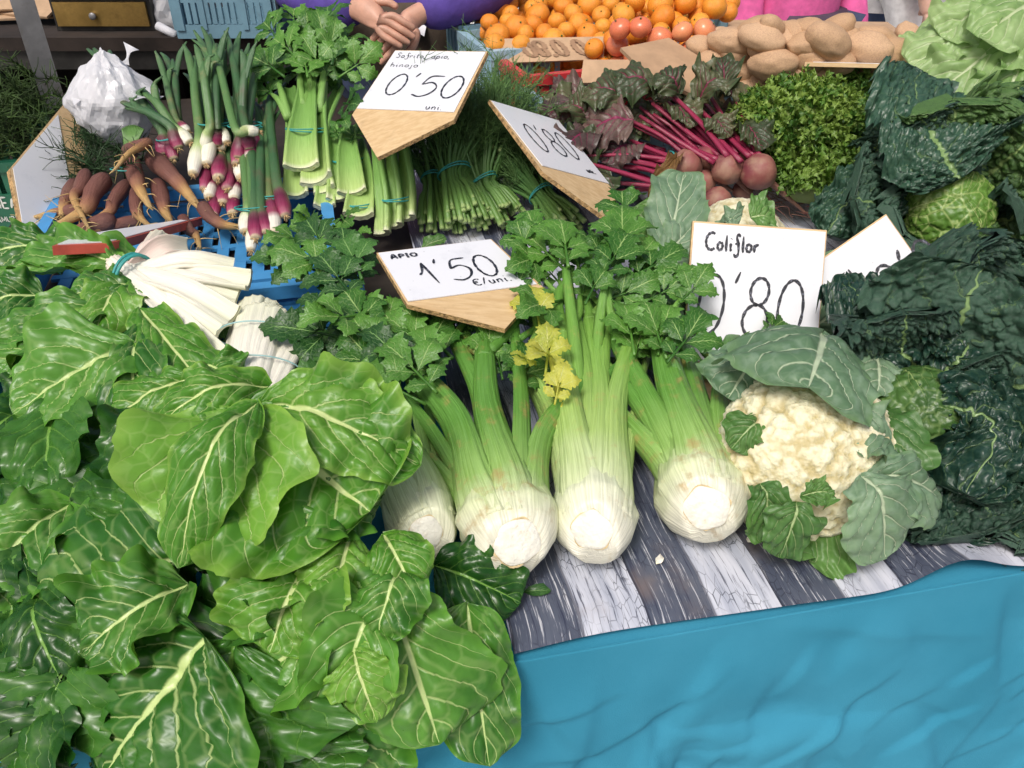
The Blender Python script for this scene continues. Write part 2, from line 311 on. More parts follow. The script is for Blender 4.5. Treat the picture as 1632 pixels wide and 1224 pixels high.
    c = g.mix(g.m_('MULTIPLY', g.ss(g.vor(o, 55.), .09, .04), .35), c, (.30, .30, .33)); g.P(Base_Color=c, Roughness=.3); M['sign_white'] = g.m
    g = NG('ink'); o = g.obj(); c = g.mix(g.ss(g.noise(o, 260., 3.), .52, .68), (.012, .014, .022), (.13, .14, .18)); g.P(Base_Color=c, Roughness=.5); M['ink'] = g.m
    M['red_paint'] = plain('red_paint', (.52, .09, .06), .55, var=.2)
    M['cardboard'] = plain('cardboard', (.46, .31, .19), .8, var=.1, vs=30., bump=.2)
    M['faded_ink'] = plain('faded_ink', (.28, .17, .10), .8)
    M['brown_board'] = plain('brown_board', (.42, .27, .16), .75, var=.12)
    M['steel'] = plain('galvanised_steel', (.30, .30, .31), .45, .6, var=.2, vs=14., dirt=(.18, .16, .14))
    M['brass'] = plain('brass', (.50, .32, .10), .35, .8, var=.3, vs=9., dirt=(.16, .1, .04), dlo=.45, dhi=.8)
    M['dark_wood'] = plain('dark_wood', (.022, .015, .012), .95, var=.4, vs=12.)
    M['dark_metal'] = plain('dark_metal', (.04, .038, .036), .5, .4, var=.3)
    M['table_wood'] = plain('table_wood', (.03, .022, .017), .7, var=.3)
    M['white_film'] = plain('white_bag_film', (.78, .79, .83), .3, var=.04, vs=10., bump=.5, bs=14., trans=.3)
    M['paper'] = plain('paper', (.74, .75, .80), .6, var=.05)
    M['band'] = plain('rubber_band', (.04, .32, .30), .45, var=.1)
    M['band_thin'] = plain('pale_rubber_band', (.30, .52, .52), .45, var=.1)
    M['skin'] = plain('skin', (.56, .31, .22), .5, var=.1, vs=30., bump=.15, bs=200., sss=.08)
    M['skin_light'] = plain('skin_light', (.62, .38, .29), .5, var=.08, vs=30., sss=.08)
    M['hair'] = plain('dark_hair', (.025, .018, .014), .5, var=.3)
    for n, col in (('purple_knit', (.09, .055, .30)), ('brown_apron', (.07, .05, .035)), ('jeans', (.045, .07, .14)), ('dark_jeans', (.035, .05, .10)), ('white_cotton', (.78, .78, .78)), ('pink_cloth', (.72, .12, .34)), ('dark_skirt', (.07, .045, .075)), ('shoe_leather', (.03, .028, .028)), ('grey_cloth', (.35, .34, .34))):
        M[n] = plain(n, col, .85, var=.18, vs=18., bump=.4, bs=60.)
    # table cloth
    g = NG('blue_cloth'); o = g.obj(); wv = g.noise(g.mapv(o, (1, 1, 1)), 700., 2.)
    c = g.mix(g.ss(g.noise(o, 5., 4.), .3, .7), (.032, .21, .32), (.045, .25, .375)); g.P(Base_Color=c, Roughness=.95, Specular_IOR_Level=.12, Normal=g.bump(wv, .3, .0015)); M['blue_cloth'] = g.m
    # wood print paper: a printed photograph of old painted planks
    g = NG('plank_print'); l = g.attr('lf').outputs['Vector']; sx = g.add('ShaderNodeSeparateXYZ', {0: l}).outputs
    wob = g.m_('MULTIPLY', g.m_('SUBTRACT', g.noise(g.mapv(l, (2, 3, 1)), 2., 2.), .5), .02)
    px = g.m_('ADD', sx[0], wob); k = g.m_('FLOOR', g.m_('MULTIPLY', px, 14.))
    tone = g.add('ShaderNodeTexWhiteNoise', {1: g.m_('ADD', k, 13.)}, noise_dimensions='1D').outputs[0]
    lv = g.add('ShaderNodeCombineXYZ', {0: g.m_('ADD', px, g.m_('MULTIPLY', k, 3.1)), 1: sx[1], 2: 0.}).outputs[0]
    fine = g.noise(g.mapv(lv, (330, 9, 1)), 1., 4., .7); crack = g.vor(g.mapv(lv, (150, 48, 1)), 1., 'DISTANCE_TO_EDGE')
    light = g.mix(g.ss(g.noise(g.mapv(lv, (40, 4, 1)), 1., 4.), .35, .65), (.40, .43, .52), (.66, .68, .76)); dark = g.mix(g.noise(g.mapv(lv, (40, 6, 1)), 1., 4.), (.02, .028, .06), (.15, .17, .22))
    c = g.mix(g.ss(tone, .50, .60), light, dark); c = g.mix(g.m_('MULTIPLY', g.ss(fine, .56, .62), g.ss(tone, .05, .6, .35, .9)), c, (.03, .035, .07))
    c = g.mix(g.m_('MULTIPLY', g.ss(fine, .44, .38), g.ss(tone, .3, .7, .0, .85)), c, (.62, .63, .68))
    c = g.mix(g.m_('MULTIPLY', g.ss(crack, .045, .015), g.ss(g.noise(lv, 14., 3.), .42, .60, 0., .8)), c, (.03, .035, .06)); c = g.mix(g.m_('MULTIPLY', g.ss(g.noise(lv, 9., 4.), .58, .75), .5), c, (.24, .18, .15))
    fe = g.m_('FRACT', g.m_('MULTIPLY', px, 14.)); c = g.mix(g.m_('MULTIPLY', g.ss(fe, .05, .02), .7), c, (.02, .02, .04))
    g.P(Base_Color=c, Roughness=.35, Normal=g.bump(g.noise(l, 6., 3.), .1, .01)); M['plank_print'] = g.m
    g = NG('paving'); o = g.geo(); br = g.add('ShaderNodeTexBrick', {'Vector': o, 'Scale': 1.6, 'Color1': (.62, .60, .57, 1), 'Color2': (.56, .54, .51, 1), 'Mortar': (.36, .35, .33, 1), 'Mortar Size': .012}).outputs[0]
    g.P(Base_Color=g.mix(.3, br, g.mix(g.noise(o, 3., 5.), (.55, .53, .5), (.72, .70, .67))), Roughness=.8); M['paving'] = g.m
    g = NG('awning_canvas'); o = g.obj(); c = g.mix(g.noise(o, 6., 3.), (.80, .78, .74), (.86, .85, .82)); g.P(Base_Color=c, Roughness=.9); g.translucent((.9, .88, .84, 1), .22); M['canvas'] = g.m
mk_mats()
# ================================================================ setting
TZ = .86                                           # height of the stall table
TA = math.atan(.207); EX = A(math.cos(TA), math.sin(TA), 0); EY = A(-math.sin(TA), math.cos(TA), 0); TO = A(0, .525, 0)
def TP(a, b, z=TZ): return TO + EX * a + EY * b + A(0, 0, z)
b = MB(); b.add([(-60, -60, 0), (60, -60, 0), (60, 90, 0), (-60, 90, 0)], [[0, 1, 2, 3]]); struct(b.build('ground', M['paving']))
# table
t = thing('market_table', 'long wooden trestle table carrying the vegetable stall under the blue cloth', 'table', TP(0, 0, 0))
rot = rotz(TA)
MB().box(TP(.46, 1.05, TZ - .026), (1.25, 1.02, .02), rot).build('tabletop', M['table_wood'], t, False)
for a in (-.75, 1.65):
    for c in (.15, 1.95): MB().box(TP(a, c, (TZ - .05) / 2 + .001), (.03, .03, (TZ - .055) / 2), rot).build('leg', M['table_wood'], t, False)
# cloth: lies on the table, turns over the front edge and hangs down with creases
rng = np.random.default_rng(5)
nu, ny, nz = 420, 30, 210
us = np.linspace(-.80, 1.72, nu)
prof = [(.70 * (1 - k / ny), TZ - .004, 0) for k in range(ny)]
for k in range(8): q = k / 7 * math.pi / 2; prof.append((.012 - .024 * math.sin(q) - .004, TZ - .016 + .012 * math.cos(q), .1))
for k in range(1, nz + 1): zz = (TZ - .016) * (1 - k / nz) + .02; prof.append((-.016 - .13 * (k / nz), zz, 1))
prof = np.array(prof); npf = len(prof)
U, K = np.meshgrid(us, np.arange(npf), indexing='ij'); pb, pz, hang = prof[K, 0], prof[K, 1], prof[K, 2]
dd = np.zeros_like(U)
for _ in range(170):
    cx, cz = rng.uniform(-1.2, 1.6), rng.uniform(.25, .84); an = rng.choice([rng.normal(.5, .35), rng.normal(-.75, .4), rng.normal(1.4, .25)]); L = rng.uniform(.05, .2); wdt = rng.uniform(.006, .014); am = rng.uniform(.003, .008) * rng.choice([-1, 1])
    px_ = (U - cx) * math.cos(an) + (pz - cz) * math.sin(an); py_ = -(U - cx) * math.sin(an) + (pz - cz) * math.cos(an)
    py_ = py_ + .015 * np.sin(px_ * 9)
    dd += am * np.exp(-np.abs(py_) / wdt) * np.clip(1 - np.abs(px_) / L, 0, 1) ** .7 + am * 1.4 * np.tanh(py_ / .014) * np.exp(-(py_ / .05) ** 2) * np.clip(1 - np.abs(px_) / L, 0, 1)
for _ in range(85):   # sharper folds where the cloth was packed
    cx, cz = rng.uniform(-.1, 1.2), rng.uniform(.36, .78); an = rng.choice([rng.normal(.55, .2), rng.normal(-.6, .3), rng.normal(1.2, .3)]); L = rng.uniform(.03, .12); am = rng.uniform(.0022, .005) * rng.choice([-1, 1])
    px_ = (U - cx) * math.cos(an) + (pz - cz) * math.sin(an); py_ = -(U - cx) * math.sin(an) + (pz - cz) * math.cos(an) + .012 * np.sin(px_ * 14 + cx * 9)
    dd += am * np.tanh(py_ / .0045) * np.exp(-np.abs(py_) / .03) * np.clip(1 - np.abs(px_) / L, 0, 1) ** .6
dd += .007 * fbm(U * 3, pz * 2, 0, 3) + .0015 * fbm(U * 11, pz * 8, 0, 8)
dd *= np.clip((TZ - pz - .01) / .07, 0, 1)
V = TO + EX * U[..., None] + EY * (pb - dd)[..., None] + A(0, 0, 1) * pz[..., None]
b = MB(); b.add(V.reshape(-1, 3), grid_faces(nu, npf)[:, ::-1]); tag(b.build('tablecloth', M['blue_cloth']), 'creased turquoise blue cloth hanging down the front of the stall', 'tablecloth')
# printed paper sheet
nu, nv = 120, 60
a_, b_ = np.meshgrid(np.linspace(0, 1.5, nu), np.linspace(-.012, 1.55, nv) , indexing='ij')
ed = np.exp(-(b_ + .01) / .06); hump = np.exp(-((a_ - .50) / .045) ** 2) * .022 + np.exp(-((a_ - .60) / .03) ** 2) * -.0
b2 = b_ + ed * (.006 * np.sin(a_ * 11) - .012 * np.exp(-((a_ - .63) / .06) ** 2) + .01 * np.exp(-((a_ - .47) / .06) ** 2))
z_ = TZ + .003 + ed * (hump + .002 * (1 + np.sin(a_ * 23))) + .0006 * (1 + fbm(a_ * 14, b_ * 14))
V = TO + EX * a_[..., None] + EY * b2[..., None] + A(0, 0, 1) * z_[..., None]
b = MB(); b.add(V.reshape(-1, 3), grid_faces(nu, nv), None, np.stack([a_.ravel(), b_.ravel(), 0 * a_.ravel()], -1))
tag(b.build('printed_paper_sheet', M['plank_print']), 'paper sheet printed with cracked grey and black planks under the celery', 'paper sheet')
# steel post of the stall frame
aw = thing('stall_frame', 'grey galvanised steel post of the stall frame behind the white bag', 'post', (-.95, 1.9, 0))
pp = PZ(88, 168, .92)
def post(x, y, lab=None):
    q = MB(); q.box((x, y, 1.225), (.026, .026, 1.2245), rotz(.5)); o = q.build('post', M['steel'], aw, False)
post(float(pp[0]), float(pp[1]))
# ---------------------------------------------------------------- crates
def crate(name, label, c, yaw, L, W, H, mat, group=None, bars=14, handle=True, text=None):
    """open plastic crate: slotted walls, thick rim, floor grid; c = centre of its underside"""
    t = thing(name, label, 'crate', c, group); Rm = rotz(yaw); c = np.asarray(c, float)
    def wall(cx, cy, length, ya):
        q = MB(); rr = Rm @ rotz(ya); o_ = Rm @ A(cx, cy, 0) + c
        def bx(x, z, hx, hz, hy=.004): q.box(o_ + rr @ A(x, 0, 0) + A(0, 0, z), (hx, hy, hz), rr)
        h = length / 2
        bx(0, .02, h, .018); bx(0, H * .52, h, H * .05); bx(0, H - .012, h, .011, .011)
        for sx in (-1, 1): bx(sx * (h - .012), H / 2, .011, H / 2 - .024, .009); bx(sx * h * .42, H / 2, .007, H / 2 - .025, .008)
        n = bars
        for k in range(n):
            x = -h + .03 + (2 * h - .06) * (k + .5) / n
            bx(x, .04 + (H * .47 - .04) / 2, (h / n) * .55, (H * .47 - .04) / 2)
            if not handle or abs(x) > h * .42: bx(x, H * .57 + (H * .43 - .024) / 2, (h / n) * .55, (H * .43 - .024) / 2)
        return q.build('side_wall', mat, t, False)
    wall(0, -W / 2, L, 0); wall(0, W / 2, L, 0); wall(-L / 2, 0, W, math.pi / 2); wall(L / 2, 0, W, math.pi / 2)
    q = MB(); 
    nb = max(6, int(L / .035))
    for k in range(nb): q.box(c + Rm @ A(-L / 2 + .02 + (L - .04) * (k + .5) / nb, 0, .004), (L / nb * .30, W / 2 - .010, .003), Rm)
    for k in range(7): q.box(c + Rm @ A(0, -W / 2 + .02 + (W - .04) * k / 6, .0045), (L / 2 - .010, .008, .003), Rm)
    q.build('floor', mat, t, False)
    return t
def label_box(name, label, cat, c, h, yaw, mat): return tag(MB().box(c, h, rotz(yaw)).build(name, mat, None, False), label, cat)
# ---------------------------------------------------------------- handwriting: stroke letters in a unit box
def arc(cx, cy, rx, ry, a0, a1, n=14): return [(cx + rx * math.cos(R_(a0 + (a1 - a0) * k / n)), cy + ry * math.sin(R_(a0 + (a1 - a0) * k / n))) for k in range(n + 1)]
GL = {
 '0': (.62, [arc(.3, .5, .27, .5, 70, 440, 26)]), '8': (.6, [arc(.3, .77, .2, .23, -80, 280, 20), arc(.28, .27, .27, .27, 88, 448, 22)]),
 '5': (.68, [[(.66, .97), (.25, .93), (.1, .55)], [(.1, .55), (.4, .66), (.62, .45), (.52, .15), (.25, .0), (-.02, .08)]]),
 '1': (.42, [[(0, .45), (.12, .62), (.22, .98)], [(.22, .98), (.36, .0)]]), '6': (.58, [[(.45, 1), (.15, .6), (.05, .25), (.25, 0), (.48, .2), (.35, .45), (.08, .3)]]),
 "'": (.16, [[(.1, 1.08), (.02, .88)]]), ',': (.25, [[(.1, .05), (.02, -.18)]]), '.': (.2, [[(.05, .0), (.08, .03), (.05, .05)]]), '/': (.35, [[(.3, .9), (.0, 0)]]), ' ': (.4, []),
 'C': (.75, [arc(.42, .5, .4, .5, 60, 310, 16)]), 'S': (.55, [[(.5, .9), (.2, 1), (.08, .75), (.42, .4), (.35, .05), (.0, .08)]]), 'A': (.62, [[(0, 0), (.3, .85), (.52, 0)], [(.1, .3), (.46, .3)]]),
 'P': (.5, [[(.05, 0), (.05, .75)], [(.05, .75), (.4, .65), (.36, .4), (.06, .35)]]), 'I': (.3, [[(.1, 0), (.12, .7)], [(.0, .7), (.25, .72)], [(.0, .0), (.25, .02)]]), 'O': (.6, [arc(.28, .35, .26, .32, 80, 440)]),
 '€': (.6, [arc(.36, .4, .3, .4, 50, 310), [(.0, .48), (.4, .5)], [(.0, .32), (.38, .34)]]), 'o': (.42, [arc(.2, .24, .18, .22, 80, 440)]), 'l': (.22, [[(.08, .9), (.1, .3), (.12, .05), (.2, .0)]]), 'i': (.22, [[(.08, .45), (.1, .1), (.18, 0)], [(.09, .7), (.11, .73)]]),
 'f': (.42, [[(.4, .85), (.25, .98), (.14, .8), (.3, .4), (.34, -.15), (.15, -.3), (.02, -.15)], [(.04, .42), (.4, .48)]]), 'r': (.36, [[(.04, .45), (.08, .0)], [(.08, .3), (.2, .46), (.34, .4)]]),
 't': (.36, [[(.14, .85), (.15, .1), (.3, 0)], [(.0, .5), (.32, .55)]]), 'a': (.46, [arc(.2, .22, .18, .22, 50, 410), [(.38, .46), (.38, .08), (.46, 0)]]), 'p': (.46, [[(.06, .45), (.06, -.4)], arc(.22, .22, .17, .22, 150, -170)]),
 'h': (.46, [[(.06, .95), (.06, 0)], [(.06, .28), (.22, .46), (.36, .32), (.37, 0)]]), 'n': (.46, [[(.05, .45), (.06, 0)], [(.06, .28), (.22, .46), (.36, .32), (.37, 0)]]), 'j': (.25, [[(.14, .45), (.14, -.25), (.0, -.35)], [(.14, .68), (.16, .71)]]),
 'u': (.46, [[(.04, .45), (.06, .1), (.2, 0), (.34, .12), (.36, .45)], [(.36, .45), (.38, 0)]]), 'e': (.42, [[(.04, .22), (.36, .26), (.3, .44), (.1, .4), (.04, .18), (.18, 0), (.38, .06)]]), 'c': (.38, [arc(.22, .23, .18, .22, 50, 310)]),
 'N': (.62, [[(0, 0), (.0, 1)], [(0, 1), (.5, 0)], [(.5, 0), (.5, 1)]]), 'E': (.55, [[(.45, 1), (0, 1)], [(0, 1), (0, 0)], [(0, 0), (.45, 0)], [(0, .5), (.38, .5)]]), 'M': (.8, [[(0, 0), (0, 1)], [(0, 1), (.33, .2)], [(.33, .2), (.66, 1)], [(.66, 1), (.66, 0)]]),
 'U': (.62, [[(0, 1), (0, .25), (.25, 0), (.5, .25), (.5, 1)]]), 'R': (.6, [[(0, 0), (0, 1)], [(0, 1), (.42, .9), (.42, .6), (.0, .5)], [(.1, .5), (.48, 0)]]), '(': (.35, [[(.25, 1.1), (.05, .5), (.25, -.1)]]),
}
def write(q, text, x, y, h, wd, fmap, slant=0., sx=1., gap=.12):
    """adds pen strokes as flat ribbons; fmap maps (x, y) on the board to a world point"""
    for ch in text:
        adv, strokes = GL[ch]
        for st in strokes:
            P2 = np.array(st, float); C = catmull(P2, max(6, 4 * len(P2))) if len(P2) > 2 else np.array([P2[0] + (P2[1] - P2[0]) * k / 4 for k in range(5)])
            C = np.stack([x + (C[:, 0] + slant * C[:, 1]) * h * sx, y + C[:, 1] * h], -1); T = nrm(np.gradient(C, axis=0)); Nn = np.stack([-T[:, 1], T[:, 0]], -1)
            n = len(C); ww = wd * (.75 + .5 * np.abs(np.sin(np.arange(n) * .37 + x * 50))); ww = np.where((np.arange(n) == 0) | (np.arange(n) == n - 1), ww * .5, ww)
            L_ = C + Nn * ww[:, None] / 2; R2 = C - Nn * ww[:, None] / 2
            V = np.array([fmap(*p) for p in np.vstack([L_, R2])])
            q.add(V, np.array([[k, n + k, n + k + 1, k + 1] for k in range(n - 1)]))
        x += (adv + gap) * h * sx
def sign(label, quad, d, a, b_, poly, white, lines, thick=.007, mats=('board', 'sign_white', 'ink', 'board_edge'), name='price_sign'):
    """board in the plane fixed by the white panel's corners TL TR BR BL; d = distance of TL, a / b_ = how much farther TR / nearer BL lies"""
    TL, TR, BL = PD(*quad[0], d), PD(*quad[1], d + a), PD(*quad[3], d - b_)
    n = nrm(np.cross(TR - TL, BL - TL)); n = n if np.dot(n, CC - TL) > 0 else -n
    hit = lambda p, off=0.: (lambda r: CC + r * (np.dot(n, TL + n * off - CC) / np.dot(n, r)))(ray(*p))
    ex = nrm(TR - TL); w_ = np.linalg.norm(TR - TL); ey = TL - BL; h_ = np.linalg.norm(ey); ey = ey / h_
    B = np.array([hit(p) for p in poly]); c = B.mean(0); t = thing(name, label, 'price sign', B[np.argmin(B[:, 2])])
    k = len(B)
    area = sum(np.cross(B[i] - c, B[(i + 1) % k] - c) @ n for i in range(k))
    if area < 0: B = B[::-1]
    MB().add(B, [list(range(k))]).build('board_face', M[mats[0]], t, False)
    Bb = B - n * thick
    sub = MB(); V = np.vstack([B, Bb]); sub.add(V, [[i, i + k, (i + 1) % k + k, (i + 1) % k] for i in range(k)] + [[k + i for i in range(k)][::-1]]); sub.build('board_edge', M[mats[3]], t, False)
    if white:
        Wp = np.array([hit(p) for p in white]); Wp = c + (Wp - c) * .985; kk = len(Wp)
        cw = Wp.mean(0)
        if sum(np.cross(Wp[i] - cw, Wp[(i + 1) % kk] - cw) @ n for i in range(kk)) < 0: Wp = Wp[::-1]
        V = np.vstack([Wp + n * .0018, Wp + n * .0004]); MB().add(V, [list(range(kk))] + [[i, i + kk, (i + 1) % kk + kk, (i + 1) % kk] for i in range(kk)]).build('white_panel', M[mats[1]], t, False)
    fm = lambda x, y: BL + ex * x * w_ + ey * y * h_ + n * .0026
    asp = w_ / h_
    for (txt, x, y, h, wd, sl, sxx) in lines:
        q = MB(); write(q, txt, x, y, h, wd, fm, sl, sxx); q.build('handwriting', M[mats[2]], t, False)
    return t
# ================================================================ leaf surface
UPV = nrm(A(0, -.45, .9))
def leaf(name, parent, mid, hw, mat, ns=46, nt=27, cup=.3, ruf=(.02, 3.), puck=.004, NV=6., slope=.5, teeth=(0, 0), shape=(.55, .9), seed=0, up=None, blister=None, edgecurl=0., frill=None, irr=.08, roll=0., taper=.0, thick=False, rel=True):
    """mid: control points of the midrib (world); hw: half width; cup > 0 lifts the edges along the leaf's upper side"""
    C = catmull(mid, ns); up = UPV if up is None else nrm(up); T, S, N = frames(C, up)
    if roll: S, N = S * math.cos(roll) + N * math.sin(roll), N * math.cos(roll) - S * math.sin(roll)
    L = np.linalg.norm(np.diff(C, axis=0), axis=1).sum(); s = np.linspace(0, 1, ns); pk, ex = shape
    a_ = ex; b_ = a_ * (1 - pk) / pk
    env = (np.clip(s, 1e-4, 1) ** a_) * (np.clip(1 - s, 0, 1) ** b_); env = env / env.max(); env = np.maximum(env, .012 + taper)
    env[-1] = .005
    t = np.linspace(-1, 1, nt); Sg, Tg = np.meshgrid(s, t, indexing='ij')
    sgn = np.where(Tg > 0, 1., -1.); at = np.abs(Tg)
    wob = 1 + irr * fbm(Sg * 7 + seed, sgn * 5, 0, seed, 3)
    if teeth[0]:
        ph = Sg * teeth[0] + .37 * (sgn > 0); saw = ph - np.floor(ph); wob = wob * (1 - teeth[1] * saw * (1 - .4 * Sg)); ph2 = Sg * teeth[0] * 2.7; wob = wob * (1 - .35 * teeth[1] * (ph2 - np.floor(ph2)))
    w_ = env[:, None] * hw * wob; cu = cup if abs(cup) > 1e-3 else 1e-3
    th = at * cu * (1 + .3 * vnoise(Sg * 3, sgn, 0, seed + 3)); lat = w_ * np.sin(th) / cu * sgn; h = w_ * (1 - np.cos(th)) / cu
    am, fq = ruf
    ph = 2 * math.pi * fq * Sg + sgn * 1.3 + seed * 1.7
    rf = am * at ** 2.2 * (np.sin(ph) + .6 * np.sin(2.3 * ph + 1.1) + .9 * vnoise(Sg * fq * 2.2, sgn * 3 + Tg, 0, seed + 5)) * np.sqrt(env)[:, None]
    h = h + rf + edgecurl * hw * np.clip(at - .55, 0, 1) ** 2 * 5 * (1 + .5 * vnoise(Sg * 4, sgn, 0, seed + 9))
    if frill: h = h + frill[0] * at ** 5 * np.sin(2 * math.pi * frill[1] * Sg + 2 * vnoise(Sg * 9, sgn, 0, seed)); w_ = w_ + 0
    s0 = Sg - slope * at ** 1.25; x = s0 * NV + .5 * (Tg > 0)
    pf = np.abs(np.sin(math.pi * x)) ** .6; mid_ = np.clip(at / .14, 0, 1)
    h = h + puck * (pf * mid_ - .5) * np.clip(1.3 - at, 0, 1) * np.sqrt(env)[:, None]
    h = h + .35 * puck * fbm(Sg * L * 45, Tg * hw * 45, 0, seed + 2)
    X, Y = Tg * hw, Sg * L
    if blister:
        for sz, am2 in blister:
            d, d2_ = worley2(X / sz + 50, Y / sz + 50, seed + int(sz * 1e4)); h = h + am2 * (np.sqrt(np.clip(1 - (d / .75) ** 2, 0, 1)) - .6 - .55 * np.exp(-((d2_ - d) / .22) ** 2)) * np.clip(at / .08, .2, 1) * (.4 + .6 * np.clip(at * 1.6, 0, 1))
        lat = lat + .25 * blister[0][1] * vnoise(X / blister[0][0] * 2, Y / blister[0][0] * 2, 0, seed + 4)
    V = C[:, None] + S[:, None] * lat[..., None] + N[:, None] * h[..., None]
    # rib on the underside and upper side of the midrib gives it body
    V = V + N[:, None] * (-(.006 if thick else .0025) * np.exp(-(X / (.004 + .01 * (1 - Sg))) ** 2) * (1 - Sg))[..., None]
    b = MB(); b.add(V.reshape(-1, 3), grid_faces(ns, nt), Sg.ravel(), np.stack([Tg.ravel(), Sg.ravel(), 0 * Tg.ravel()], -1))
    return b.build(name, mat, parent, True, rel)
def px_leaf(parent, b0, t0, hw, mat='chard', lift=.02, **k):
    """leaf from base (u, v, z) to tip (u, v, z); lift arches the midrib"""
    p0, p1 = PZ(*b0), PZ(*t0); d = p1 - p0; L = np.linalg.norm(d); m1 = p0 + d * .33 + UPV * lift * 1.0; m2 = p0 + d * .7 + UPV * lift * .8
    return leaf('leaf', parent, [p0, m1, m2, p1], hw, M[mat], **k)
# ================================================================ chard
rnd = random.Random(11)
cb1 = thing('chard_bunch', 'chard bunch tied with a teal band, its pale curved stalks fanning out', 'chard', PZ(215, 440, .90))
cb2 = thing('chard_bunch', 'chard bunch with broad cut white stalks and a large curled light green leaf', 'chard', PZ(400, 640, .90))
cb3 = thing('chard_bunch', 'dark green chard bunch hanging over the front edge of the blue cloth', 'chard', PZ(420, 950, .90))
def crescent(parent, P, w_, thick, curl, up, seed, mat='cut_piece', endmat='cut_piece_end', prof=(1.05, 1, .82, .42)):
    """gutter shaped stalk; P runs from the cut end to the top; the hollow side faces 'up'"""
    n, m = 22, 17; C = catmull(P, n); T, S, N = frames(C, up); s = np.linspace(0, 1, n); wd = w_ * np.interp(s, [0, .12, .5, 1], prof); a = np.linspace(-1, 1, m)
    def surf(off): rad = wd[:, None] / curl; th = a[None] * curl; return C[:, None] + S[:, None] * ((rad + off) * np.sin(th))[..., None] + N[:, None] * (rad - (rad + off) * np.cos(th))[..., None]
    tk = thick * (1 - .35 * a[None] ** 4); ins = surf(0 * tk); rib = .0012 * np.cos(a[None] * 16) * np.ones((n, 1)); out = surf(tk + rib)
    V = np.concatenate([ins, out[:, ::-1]], 1); k = 2 * m; b = MB(); F = grid_faces(n, k, True); b.add(V.reshape(-1, 3), F, np.repeat(s, k), np.stack([np.tile(np.arange(k) * .3, n), np.repeat(s, k), np.zeros(n * k)], -1)); o = b.build('stalk', M[mat], parent)
    e = MB(); V0 = V[0]; c0 = V0.mean(0); F = [[j, j + 1, k - 2 - j, k - 1 - j] for j in range(m - 1)]; e.add(V0 - T[0] * .0012 + nrm(V0 - c0) * .0006, F); q = e.build('cut_end', M[endmat], o, False, rel=False); q.location = -np.array(parent.location)
def stalk(parent, P, w0, w1, mat, flat=.34, seg=14, ends=(0, 1)):
    b = MB(); b.tube(P, [w0, (w0 + w1) / 2 * .95, w1 * .98, w1], 16, seg, g=np.linspace(*ends, 6), flat=flat, inner=.25, ribs=(7, .03), up=UPV); return b.build('stalk', M[mat], parent)
